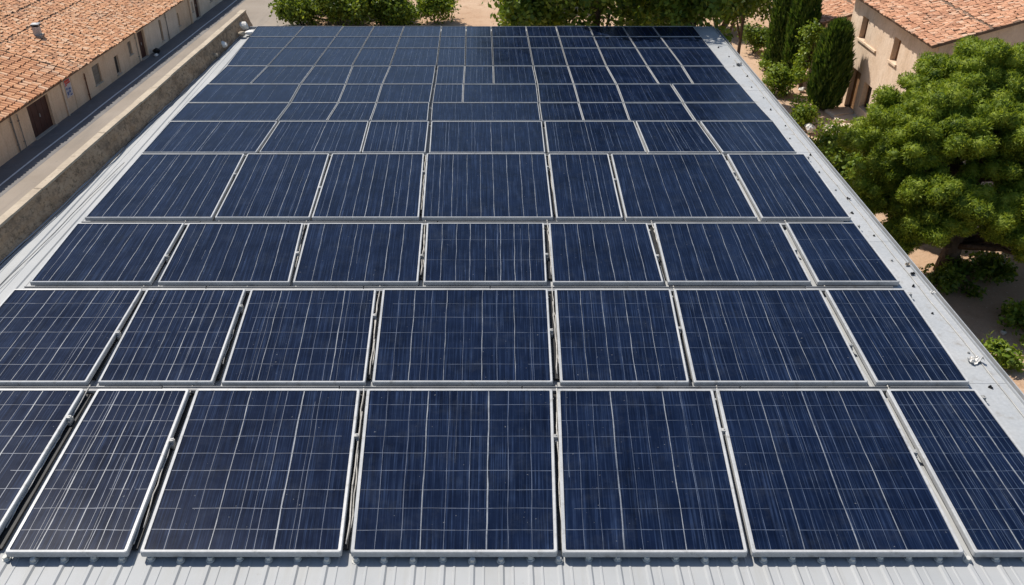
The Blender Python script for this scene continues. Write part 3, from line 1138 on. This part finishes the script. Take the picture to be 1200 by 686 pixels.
mb.poly([(0.006, 16.5, 0.0), (0.006, 19.15, 0.0), (0.006, 19.15, 2.4), (0.006, 16.5, 2.4)])
mb.poly([(0.006, 19.55, 0.0), (0.006, 22.7, 0.0), (0.006, 22.7, 2.4), (0.006, 19.55, 2.4)])
mb.poly([(0.006, 19.15, 0.0), (0.006, 19.55, 0.0), (0.006, 19.55, 0.3), (0.006, 19.15, 0.3)])
mb.poly([(0.006, 19.15, 1.87), (0.006, 19.55, 1.87), (0.006, 19.55, 2.4), (0.006, 19.15, 2.4)])
mb.build('pale_render', MT['plaster_pale'], h2)
h3 = street_house(25.34, 48.0, MT['plaster_pale'], [('door', 26.6, 27.6, 0.0, 1.9), ('window', 24.9 + 1.1, 26.3, 0.8, 1.6), ('window', 30.2, 30.8, 0.6, 1.6), ('door', 33.5, 34.6, 0.0, 1.95), ('window', 37.0, 37.7, 0.7, 1.7)],
                  'farthest low house of the street with dark doors, partly out of the picture', 33, zt=0.25, w=0.19, expo=0.30, arch=0.045, wob=0.026)
mb = MB()
mb.box((0.002, 25.36, 0), (0.09, 25.62, 2.55))
mb.build('pilaster', MT['plaster_tan'], h3)

# notice on the wall of the first house
root = thing('notice_board', 'small weathered notice with a red heading and blue figures on the tan house wall', 'sign', (-26.15, 46.4, 0), SA)
mb = MB()
mb.box((0.004, 4.32, 0.98), (0.03, 5.06, 2.12))
mb.build('board', MT['board'], root)
mb = MB()
for (a, b, c, d) in ((4.36, 4.98, 1.90, 2.05), (4.42, 5.03, 1.78, 1.88), (4.36, 4.60, 1.70, 1.76)):
    mb.box((0.032, a, c), (0.036, b, d))
mb.build('red_heading', MT['red'], root)
mb = MB()
for (a, b, c, d) in ((4.40, 4.58, 1.46, 1.58), (4.66, 4.92, 1.40, 1.52), (4.66, 4.86, 1.22, 1.36), (4.42, 4.60, 1.12, 1.34), (4.72, 4.98, 1.04, 1.12)):
    mb.box((0.032, a, c), (0.036, b, d))
mb.build('blue_print', MT['blue'], root)

# flue on the tiled roof
cx = STREET @ Vector((-3.5, 8.9, 0))
root = thing('chimney', 'squat grey metal flue with dark openings on the street house roof', 'chimney', (cx.x, cx.y, 0), SA + 0.2)
zb = LE + 3.65 * math.tan(LP)
mb = MB()
mb.box((-0.30, -0.30, zb - 0.3), (0.30, 0.30, zb + 0.12))
mb.build('base', MT['concrete'], root)
mb = MB()
mb.box((-0.20, -0.20, zb + 0.121), (0.20, 0.20, zb + 0.62))
mb.build('shaft', MT['steel'], root)
mb = MB()
for sx in (-1, 1):
    for sy in (-1, 1):
        mb.box((sx * 0.17 - 0.03, sy * 0.17 - 0.03, zb + 0.621), (sx * 0.17 + 0.03, sy * 0.17 + 0.03, zb + 0.77))
mb.box((-0.13, -0.13, zb + 0.621), (0.13, 0.13, zb + 0.765))
mb.build('vent_opening', MT['dark'], root)
mb = MB()
mb.shared([(-0.26, -0.26, zb + 0.772), (0.26, -0.26, zb + 0.772), (0.26, 0.26, zb + 0.772), (-0.26, 0.26, zb + 0.772), (-0.23, -0.23, zb + 0.81), (0.23, -0.23, zb + 0.81), (0.23, 0.23, zb + 0.81), (-0.23, 0.23, zb + 0.81), (0, 0, zb + 0.85)],
          [(3, 2, 1, 0), (0, 1, 5, 4), (1, 2, 6, 5), (2, 3, 7, 6), (3, 0, 4, 7), (4, 5, 8), (5, 6, 8), (6, 7, 8), (7, 4, 8)])
mb.build('cap', MT['steel'], root)

# clutter by the brown door
mb = MB()
lump('rubbish_bag', 0.30, MT['dark'], 'dark bag slumped on the pavement by the narrow brown door', 'bag', STREET @ Vector((0.4, 16.9, 0.02)), 41, 0.8)
lump('rubble_stone', 0.2, MT['white'], 'pale stone on the pavement beside the dark bag', 'stone', STREET @ Vector((0.62, 16.3, 0.02)), 42, 0.5)


# ---- the two houses on the garden side
def garden_house(x0, x1, y0, y1, eave, pitch, mat, openings, label, seed, over=0.6, front=0.35):
    root = thing('farmhouse', label, 'house', (x0, y0, 0), 0)
    Wd, L = x1 - x0, y1 - y0
    holes = [o[1:5] for o in openings]
    mb = MB()
    tp = math.tan(pitch)
    holed_wall(mb, 0, L, 0, eave, holes, 0.34, 0.0, -1)
    for y in (0.0, L):
        mb.poly([(0, y, 0), (Wd, y, 0), (Wd, y, eave), (Wd / 2, y, eave + Wd / 2 * tp), (0, y, eave)])
    mb.poly([(Wd, 0, 0), (Wd, L, 0), (Wd, L, eave), (Wd, 0, eave)])
    wall = mb.build('wall', mat, root)
    run = Wd / 2 + over
    M = Matrix.Translation((-over, -front, eave - over * tp + 0.03))
    roof_part(root, L + 2 * front, run / math.cos(pitch), pitch, M, MT['tile_r'], seed, (run * 0.42,), 0.14, w=0.19, expo=0.30, arch=0.045, wob=0.026)
    M = Matrix.Translation((Wd + over, -front, eave - over * tp + 0.03)) @ Matrix.Diagonal((-1, 1, 1, 1))
    roof_part(root, L + 2 * front, run / math.cos(pitch), pitch, M, MT['tile_r'], seed + 1, (), 0.14, w=0.19, expo=0.30, arch=0.045, wob=0.026)
    for o in openings:
        kind, a, b, c, d = o[:5]
        dm = MB()
        t = 0.08
        dm.box((0.30, a, c), (0.36, a + t, d))
        dm.box((0.30, b - t, c), (0.36, b, d))
        dm.box((0.30, a + t, d - t), (0.36, b - t, d))
        dm.box((0.30, a + t, c), (0.36, b - t, c + t * 0.6))
        fr = dm.build('door_frame' if kind == 'door' else 'window', MT['wood'], root)
        dm = MB()
        if kind == 'glass':
            dm.box((0.335, a + t, c + 0.05), (0.345, b - t, d - t))
            dm.build('pane', MT['glass'], fr)
        else:
            nb = 5
            for k in range(nb):
                dm.box((0.32, a + t + (b - a - 2 * t) * k / nb, c + 0.05), (0.35 - 0.008 * (k % 2), a + t + (b - a - 2 * t) * (k + 1) / nb - 0.01, d - t))
            dm.build('door' if kind == 'door' else 'shutter', MT['wood'], fr)
        if kind == 'shut':
            sm = MB()
            ext = o[5] if len(o) > 5 else 0.1
            sm.box((-0.10, a - ext, c - 0.11), (0.3, b + 0.08, c - 0.002))
            sm.build('sill', MT['plaster_warm'], fr)
    return root


f1 = garden_house(22.55, 34.5, 42.7, 54.0, 6.75, R(17), MT['plaster_warm'],
                  [('shut', 8.75, 9.65, 4.25, 5.55, 1.9), ('shut', 4.1, 4.95, 4.32, 5.6, 0.15), ('door', 8.1, 9.5, 0.0, 2.5), ('glass', 6.2, 7.4, 0.7, 2.25)],
                  'tall warm plastered farmhouse with pink tile roof and two slim upper windows', 51)
mb = MB()
mb.tube([(8.6, -0.14, 1.0), (8.6, -0.14, 6.6), (8.7, -0.3, 6.9), (9.3, -0.3, 6.95)], 0.05, 7)
mb.tube([(7.4, -0.10, 6.35), (9.6, -0.10, 6.9)], 0.04, 6)
mb.build('drainpipe', MT['pipe_grey'], f1)
f0 = garden_house(22.2, 33.0, 57.0, 68.0, 4.1, R(17), MT['plaster_warm'], [('shut', 3.0, 3.9, 1.6, 2.9, 0.1), ('glass', 7.0, 7.9, 1.6, 2.9)],
                  'lower farmhouse wing with pink tile roof behind the big cypress', 61, 0.45)

# ------------------------------------------------------------------ vegetation
def unit(a):
    return a / np.maximum(np.linalg.norm(a, axis=1, keepdims=True), 1e-6)


def leaf_quads(c, nrm, size, aspect=0.6, jit=0.9):
    """diamond leaves at c, facing roughly nrm"""
    n = len(c)
    nn = unit(nrm + rng.normal(size=(n, 3)) * jit)
    a = unit(np.cross(nn, rng.normal(size=(n, 3))))
    b = np.cross(nn, a)
    s = size * rng.uniform(0.6, 1.3, size=(n, 1))
    w = s * aspect
    fold = nn * s * 0.15
    v = np.stack([c - a * s, c + b * w + fold, c + a * s, c - b * w + fold], axis=1).reshape(-1, 3)
    f = np.arange(n * 4).reshape(n, 4)
    return v, f


def blades(c, d, length, width):
    n = len(c)
    a = unit(np.cross(d, rng.normal(size=(n, 3)))) * width
    L = length * rng.uniform(0.7, 1.15, size=(n, 1))
    v = np.stack([c - a, c + a, c + d * L], axis=1).reshape(-1, 3)
    f = np.arange(n * 3).reshape(n, 3)
    return v, f


def sphere_pts(n):
    return unit(rng.normal(size=(n, 3)))


def lobes_leaves(lobes, per_area, size, aspect=0.6, fill=0.22, jit=0.8):
    """lobes: list of (centre, (rx, ry, rz)); leaves over a bumpy shell of each lobe plus a thin filling"""
    V, Fc, k = [], [], 0
    for c, r in lobes:
        c, r = np.array(c), np.array(r)
        area = 4 * math.pi * ((r[0] * r[1]) ** 1.6 + (r[0] * r[2]) ** 1.6 + (r[1] * r[2]) ** 1.6) ** (1 / 1.6) / 3 ** (1 / 1.6)
        n = max(30, int(area * per_area))
        # small sprigs first, leaves around each sprig, so that the shell is uneven
        m = max(8, n // 22)
        d0 = sphere_pts(m)
        d0 = d0[d0[:, 2] > -0.75]
        m = len(d0)
        bump = rng.uniform(0.70, 1.16, size=(m, 1))
        sp = c + d0 * r * bump
        idx = rng.integers(0, m, n)
        spread_ = min(r) * 0.17 + size * 0.6
        p = sp[idx] + rng.normal(size=(n, 3)) * spread_
        nr = unit(d0[idx] + np.array([0, 0, 0.45]))
        nf = int(n * fill)
        p2 = c + sphere_pts(nf) * r * rng.uniform(0.1, 0.75, size=(nf, 1))
        p = np.vstack([p, p2])
        nr = np.vstack([nr, sphere_pts(nf)])
        keep = p[:, 2] > 0.03
        p, nr = p[keep], nr[keep]
        v, f = leaf_quads(p, nr, size, aspect, jit)
        V.append(v)
        Fc.append(f + k)
        k += len(v)
    return np.vstack(V), np.vstack(Fc)


def trunk_mesh(root, base, top, r0, limbs, mat='bark'):
    mb = MB()
    b, t = Vector(base), Vector(top)
    pts = [lerp(b, t, k / 6) + Vector((random.uniform(-1, 1), random.uniform(-1, 1), 0)) * r0 * 0.35 * (0 < k) for k in range(7)]
    mb.tube(pts, [r0 * (1.25 if k == 0 else 1 - 0.09 * k) for k in range(7)], 9)
    for e in limbs:
        e = Vector(e)
        k = random.randint(3, 5)
        s = pts[k]
        mid = lerp(s, e, 0.5) + Vector((0, 0, 0.12 * (e - s).length))
        mb.tube([s, mid, e], [r0 * 0.45, r0 * 0.3, r0 * 0.1], 6)
    return mb.build('trunk', MT[mat], root, True)


def leafy_tree(name, loc, height, crown_r, crown_lo, nl, mat, label, size=0.16, per=26, cat='tree', group=None, sq=0.8):
    root = thing(name, label, cat, loc, 0, group)
    lobes = []
    zc = (height + crown_lo) / 2
    hz = (height - crown_lo) / 2
    for i in range(nl):
        d = sphere_pts(1)[0]
        rr = crown_r * random.uniform(0.30, 0.48)
        k = random.uniform(0.45, 0.78)
        c = (d[0] * crown_r * k, d[1] * crown_r * k, zc + d[2] * hz * k)
        lobes.append((c, (rr, rr, rr * sq)))
    lobes.append(((0, 0, zc), (crown_r * 0.6, crown_r * 0.6, hz * 0.6)))
    V, Fc = lobes_leaves(lobes, per, size)
    np_mesh('crown', V, Fc, MT[mat], root)
    trunk_mesh(root, (0, 0, 0), (0.1, 0.1, zc), max(0.12, crown_r * 0.075), [l[0] for l in lobes[:7]])
    return root


def bush(loc, r, h, mat, label, size=0.10, per=60, nl=7, group=None):
    root = thing('bush', label, 'bush', loc, 0, group)
    lobes = []
    for i in range(nl):
        a = random.uniform(0, 6.28)
        k = random.uniform(0.25, 0.75) * r
        rr = r * random.uniform(0.36, 0.55)
        lobes.append(((math.cos(a) * k, math.sin(a) * k, h * random.uniform(0.3, 0.68)), (rr, rr, min(rr, h * 0.42))))
    V, Fc = lobes_leaves(lobes, per, size)
    np_mesh('foliage', V, Fc, MT[mat], root)
    mb = MB()
    for i in range(5):
        l = lobes[i % len(lobes)][0]
        mb.tube([(l[0] * 0.15, l[1] * 0.15, 0), (l[0] * 0.5, l[1] * 0.5, l[2] * 0.5), l], [0.04, 0.03, 0.012], 5)
    mb.build('stem', MT['bark'], root)
    return root


def cypress(loc, h, r, label):
    root = thing('cypress_tree', label, 'tree', loc, 0, 'cypresses beside the farmhouse')
    n = int(5200 * h / 5.5)
    t = rng.uniform(0, 1, n) ** 0.85
    prof = np.interp(t, [0, 0.06, 0.25, 0.55, 0.8, 0.93, 1.0], [0.55, 0.86, 1.0, 0.97, 0.78, 0.50, 0.06])
    an = rng.uniform(0, 2 * math.pi, n)
    ridge = 1 + 0.09 * np.sin(an * 5 + t * 9) + 0.07 * np.sin(an * 11 - t * 17)
    rad = r * prof * ridge * rng.uniform(0.82, 1.06, n)
    c = np.stack([np.cos(an) * rad, np.sin(an) * rad, 0.15 + t * (h - 0.3)], axis=1)
    d = unit(np.stack([np.cos(an) * 0.42, np.sin(an) * 0.42, np.ones(n)], axis=1) + rng.normal(size=(n, 3)) * 0.22)
    V, Fc = blades(c, d, 0.42, 0.075)
    np_mesh('crown', V, Fc, MT['cypress'], root)
    mb = MB()
    mb.tube([(0, 0, 0), (0, 0, h * 0.5), (0, 0, h * 0.9)], [r * 0.2, r * 0.14, 0.03], 8)
    # a dense core keeps the sprays from being see-through
    mb.build('trunk', MT['bark'], root, True)
    mb = MB()
    zs = [0.2, 0.06 * h, 0.25 * h, 0.55 * h, 0.8 * h, 0.93 * h]
    mb.tube([(0, 0, z) for z in zs], [r * k * 0.74 for k in (0.5, 0.86, 1.0, 0.9, 0.6, 0.3)], 10)
    mb.build('inner_foliage', MT['cypress'], root, True)
    return root


_bm = bmesh.new()
bmesh.ops.create_icosphere(_bm, subdivisions=1, radius=1.0)
ICO = np.array([v.co[:] for v in _bm.verts])
ICOF = np.array([[v.index for v in f.verts] for f in _bm.faces])
_bm.free()

# the big pine: puffs of needles carried in pads at the ends of its limbs
def pine_tree(loc, pads, label):
    root = thing('pine_tree', label, 'tree', loc, 0)
    base = Vector(loc)
    V, Fc, k = [], [], 0
    ends = []
    for (c, r, fl) in pads:
        c = Vector(c) - base
        ends.append(c - Vector((0, 0, r * 0.35)))
        npf = int(12 * r * r + 6)
        dirs = sphere_pts(npf * 2)
        dirs = dirs[dirs[:, 2] > -0.25][:npf]
        for d in dirs:
            pc = np.array(c) + d * np.array([r, r, r * fl]) * rng.uniform(0.62, 1.12)
            pr = rng.uniform(0.30, 0.56)
            sq = np.array([1, 1, 0.82])
            n = int(150 * (pr / 0.36) ** 2)
            q = sphere_pts(n)
            st = pc + q * pr * sq * rng.uniform(0.72, 0.92, size=(n, 1))
            v, f = blades(st, unit(q + rng.normal(size=(n, 3)) * 0.5), pr * 0.30, 0.028)
            V.append(v)
            Fc.append(f + k)
            k += len(v)
            n = int(110 * (pr / 0.36) ** 2)
            q = sphere_pts(n)
            st = pc + q * pr * sq * rng.uniform(0.80, 1.0, size=(n, 1))
            nn = unit(q + rng.normal(size=(n, 3)) * 0.4)
            ta = unit(np.cross(nn, rng.normal(size=(n, 3))))
            tb = np.cross(nn, ta)
            ln = rng.uniform(0.05, 0.10, size=(n, 1))
            v = np.stack([st - ta * ln - tb * 0.022, st - ta * ln + tb * 0.022, st + ta * ln], axis=1).reshape(-1, 3)
            V.append(v)
            Fc.append(np.arange(n * 3).reshape(n, 3) + k)
            k += len(v)
            cv = ICO * pr * np.array([0.80, 0.80, 0.66]) * rng.uniform(0.88, 1.12, size=(len(ICO), 1)) + pc
            V.append(cv)
            Fc.append(ICOF + k)
            k += len(cv)
    np_mesh('crown', np.vstack(V), np.vstack(Fc), MT['pine'], root)
    top = Vector((0.3, 0.5, 6.5))
    mb = MB()
    pts = [Vector((0, 0, 0)), Vector((0.1, 0.1, 1.2)), Vector((0.05, 0.3, 2.6)), Vector((0.25, 0.35, 4.2)), Vector((0.2, 0.5, 5.6)), Vector((0.4, 0.6, 7.2))]
    mb.tube(pts, [0.46, 0.36, 0.33, 0.28, 0.2, 0.1], 10)
    tr = mb.build('trunk', MT['bark'], root, True)
    for e in ends:
        s = min(pts[1:], key=lambda p: abs(p.z - (e.z - 0.9)))
        lm = MB()
        mid = lerp(s, e, 0.55) + Vector((0, 0, 0.25))
        lm.tube([s, mid, e], [0.15, 0.10, 0.04], 6)
        lm.build('limb', MT['bark'], tr, True)
    return root


pp = []
for (x, y, Y, r, fl) in [
    # top outline
    (1038, 158, 33.5, 1.1, .7), (1066, 130, 33.5, 1.2, .7), (1100, 100, 34, 1.25, .7), (1150, 80, 34, 1.25, .75), (1196, 90, 34, 1.3, .75), (1240, 95, 34, 1.5, .75),
    (1028, 172, 32.5, 1.0, .75), (1060, 155, 32.2, 1.2, .75), (1098, 134, 32.3, 1.35, .75), (1145, 120, 32.6, 1.4, .75), (1190, 124, 32.8, 1.4, .75), (1235, 135, 33, 1.5, .75),
    # middle
    (1034, 192, 31.6, 0.95, .7), (1068, 180, 31, 1.15, .7), (1110, 166, 30.8, 1.3, .7), (1155, 156, 31, 1.35, .7), (1200, 162, 31.2, 1.4, .7), (1245, 175, 31.3, 1.4, .7),
    (1085, 155, 34, 1.3, .8), (1130, 145, 34.6, 1.5, .8), (1180, 140, 34.8, 1.5, .8), (1225, 150, 34.8, 1.6, .8),
    (1178, 196, 30.6, 1.15, .65), (1215, 210, 30.6, 1.25, .65), (1150, 184, 31.6, 1.1, .65), (1250, 220, 30.6, 1.4, .7),
    # lower boughs
    (1032, 222, 31.2, 0.9, .6), (1014, 232, 31.8, 0.75, .6), (1064, 228, 30.8, 0.85, .6), (1100, 224, 29.6, 1.05, .6), (1130, 236, 29.2, 1.0, .6), (1080, 256, 29.5, 0.95, .55), (1108, 266, 29.0, 0.8, .5),
    (1056, 266, 30.3, 0.75, .5), (1150, 252, 29.0, 0.85, .5), (1040, 246, 31.0, 0.8, .5), (1062, 285, 30.2, 0.55, .5),
    (1195, 236, 29.5, 0.95, .55), (1200, 278, 28.6, 0.95, .5), (1175, 272, 29.0, 0.7, .45), (1230, 262, 28.8, 1.1, .5), (1225, 300, 28.2, 0.9, .5), (1255, 290, 28.5, 1.2, .5),
    # inside and back of the crown
    (1060, 185, 36, 1.1, .7), (1090, 170, 37, 1.2, .7), (1120, 160, 37, 1.2, .7), (1150, 175, 37, 1.3, .7), (1205, 200, 35, 1.5, .7), (1250, 215, 34, 1.5, .7), (1240, 250, 32, 1.4, .5), (1195, 258, 32, 1.0, .5), (1150, 245, 33.5, 1.0, .5), (1290, 260, 30, 1.6, .6),
]:
    pp.append((at(x, y, Y), r, fl))
pine_tree((19.6, 31.6, 0), pp, 'big spreading pine with rounded needle puffs beside the roof edge')

# cypresses
def gl(x, y):
    p = gz(x, y, 0)
    return (p.x, p.y, 0)


cypress(gl(964, 128), 5.5, 1.0, 'broad dark green cypress nearest the farmhouse door')
cypress(gl(929, 92), 7.6, 0.85, 'tall slim cypress between the broad cypress and the leafy trees')
cypress(gl(909, 84), 8.2, 0.85, 'tallest slim cypress, farther from the farmhouse, beside the leafy trees')

# shade trees just beyond the far end of the roof
leafy_tree('shade_tree', (1.6, 38.6, 0), 14.0, 2.2, 7.2, 20, 'broad_dark', 'dark leafy tree beyond the middle of the far roof edge', 0.14, 38)
leafy_tree('shade_tree', (4.6, 36.9, 0), 17.0, 2.6, 7.4, 28, 'broad_dark', 'tall dark tree shading the back row of panels', 0.14, 38)
leafy_tree('shade_tree', (8.4, 36.5, 0), 17.4, 2.7, 7.0, 28, 'broad_dark', 'tall dark tree at the far corner of the roof above the flashing', 0.14, 38)
leafy_tree('shade_tree', (12.9, 47.5, 0), 12.0, 2.1, 5.8, 20, 'broad_dark', 'dark leafy tree between the far roof corner and the cypresses', 0.14, 36)
leafy_tree('shade_tree', (2.2, 41.8, 0), 12.4, 1.8, 6.2, 20, 'broad', 'sunlit leafy tree with pale soil to its side beyond the far roof edge', 0.14, 38)
leafy_tree('garden_tree', (15.8, 54.0, 0), 9.5, 1.8, 4.6, 18, 'broad', 'mid green garden tree beyond the far roof corner, before the slim cypresses', 0.13, 36)
leafy_tree('garden_tree', gl(938, 104), 5.0, 1.15, 0.5, 12, 'bush', 'slender light green tree against the broad cypress', 0.11, 44)
bush(gl(884, 62), 1.3, 2.2, 'broad_dark', 'dark rounded bush under the garden tree beyond the far roof corner', 0.12, 44, 9)

# olive-green growth beyond the far end, street side
bush((-15.2, 71.2, 0), 2.0, 3.2, 'broad', 'bushy growth nearest the street beyond the far roof edge', 0.15, 34, 12)
bush((-12.0, 70.6, 0), 2.3, 4.0, 'broad', 'big rounded bush, second from the street beyond the far roof edge', 0.15, 34, 14)
bush((-9.0, 71.2, 0), 2.0, 3.6, 'broad_dark', 'darker big bush, third from the street beyond the far roof edge', 0.15, 34, 12)
bush((-13.4, 75.5, 0), 2.6, 4.6, 'broad', 'tall bush behind the two nearest the street', 0.16, 30, 12)
bush((-10.0, 76.0, 0), 2.4, 4.4, 'broad_dark', 'tall bush behind the darker big bush', 0.16, 30, 12)
bush((-7.4, 71.8, 0), 1.8, 1.9, 'bush', 'round low bush with bare soil behind it beyond the far roof edge', 0.14, 36, 10)
bush((-4.5, 72.0, 0), 1.75, 2.6, 'bush', 'upright light green bush next to the bare soil patch', 0.14, 36, 10)
bush((0.4, 84.0, 0), 1.8, 1.6, 'broad_dark', 'dark bush at the upper edge behind the bare soil', 0.15, 28, 9)
bush((-7.4, 84.0, 0), 1.6, 1.3, 'broad_dark', 'small dark bush far behind the round low bush', 0.15, 28, 9)
# growth filling in behind the shade trees
bush((5.6, 78.0, 0), 2.6, 4.0, 'broad', 'rounded bush on bare soil behind the shade trees', 0.17, 28, 12)
bush((12.0, 68.0, 0), 3.0, 5.0, 'broad_dark', 'dense dark bush behind the far roof corner', 0.17, 28, 13)
bush((18.6, 70.0, 0), 2.8, 5.6, 'broad_dark', 'big dark bush behind the slim cypresses', 0.17, 28, 13)

# garden bushes between the roof edge and the farmhouse
def gb(x, y, r, h, mat, label, **kw):
    p = gz(x, y, 0)
    bush((p.x, p.y, 0), r, h, mat, label, **kw)


gb(900, 83, 0.75, 1.0, 'bush', 'small round bush alone on the soil near the far roof corner')
gb(920, 112, 1.35, 1.9, 'bush', 'rounded bright green bush left of the broad cypress', nl=9)
gb(942, 148, 1.1, 1.4, 'bush', 'low bush in front of the broad cypress close to the roof edge', nl=8)
gb(973, 182, 1.5, 1.5, 'bush', 'wide low bush beside the pale garden steps', nl=10)
gb(996, 216, 1.6, 1.9, 'bush', 'bush under the left boughs of the big pine', nl=9)
gb(974, 214, 0.8, 0.9, 'bush', 'small bush pressed against the roof edge below the wide low bush', nl=6)
gb(1192, 380, 0.95, 0.9, 'bush', 'bright bush in the shade edge under the big pine', nl=9)
gb(1215, 400, 0.8, 0.9, 'bush', 'bush at the picture edge next to the bright shaded bush', nl=7)
gb(1168, 428, 0.72, 0.8, 'bush', 'small bush on bare soil nearest the viewer, by the gutter', nl=7)
gb(1100, 335, 0.9, 0.8, 'broad', 'low shrub hiding the foot of the pine by the gutter', nl=7)
gb(1128, 322, 1.0, 0.9, 'broad_dark', 'added dark shrub deepening the shade right beside the pine trunk', nl=7)  # added to darken the ground in the pine's shade
gb(1172, 322, 1.0, 0.9, 'broad_dark', 'added dark shrub deepening the pine shade behind the bright shaded bush', nl=7)  # another shrub added to make the shaded soil darker
gb(1135, 345, 0.5, 0.4, 'broad', 'little weed tuft in the pine shade near the gutter', nl=5)

# pale slabs of the garden path
slabs = [(985, 133, 0.8, 0.55, 0.2, 0.3), (1000, 140, 1.2, 0.7, 0.12, -0.2), (992, 152, 1.3, 0.8, 0.1, 0.1), (1003, 163, 1.2, 0.8, 0.08, 0.25), (1000, 188, 1.1, 0.8, 0.08, -0.3)]
sl_lab = ['short pale doorstep block beside the broad cypress', 'wide pale step below the farmhouse door', 'long pale slab, second down from the doorstep',
          'pale slab halfway down the garden path', 'lowest pale slab between the wide low bush and the pine']
for (x, y, w, d, h, rz), lb in zip(slabs, sl_lab):
    p = gz(x, y, 0)
    mb = MB()
    q = [Vector((-w, -d)), Vector((w, -d)), Vector((w, d)), Vector((-w, d))]
    q = [a + Vector((random.uniform(-.15, .15), random.uniform(-.12, .12))) for a in q]
    o_ = rounded(q, 0.12, 3)
    i_ = [a * 0.97 for a in o_]
    n = len(o_)
    mb.shared([(a.x, a.y, -0.02) for a in o_] + [(a.x, a.y, h - 0.02) for a in o_] + [(a.x, a.y, h) for a in i_],
              [(k, (k + 1) % n, n + (k + 1) % n, n + k) for k in range(n)] + [(n + k, n + (k + 1) % n, 2 * n + (k + 1) % n, 2 * n + k) for k in range(n)] + [tuple(2 * n + k for k in range(n))])
    o = mb.build('stone_slab', MT['slab'])
    o.location = (p.x, p.y, 0)
    o.rotation_euler = (0, 0, rz)
    tag(o, lb, 'step', 'pale slabs of the garden path')

lump('garden_rock', 0.42, MT['white'], 'white rock behind the low bush in front of the cypress', 'rock', gz(949, 156, 0), 71, 0.7)
lump('garden_rock', 0.28, MT['white'], 'white rock on the soil beside the small round bush', 'rock', gz(907, 72, 0), 72, 0.7)
lump('garden_rock', 0.3, MT['white'], 'pale rock among the bushes left of the pine', 'rock', gz(986, 205, 0), 73, 0.8)
lump('garden_rock', 0.25, MT['white'], 'small white rock left of the broad cypress foot', 'rock', gz(939, 108, 0), 74, 0.8)
lump('garden_rock', 0.14, MT['concrete'], 'small stone on bare soil near the gutter and the nearest bush', 'rock', gz(1175, 392, 0), 75, 0.6)
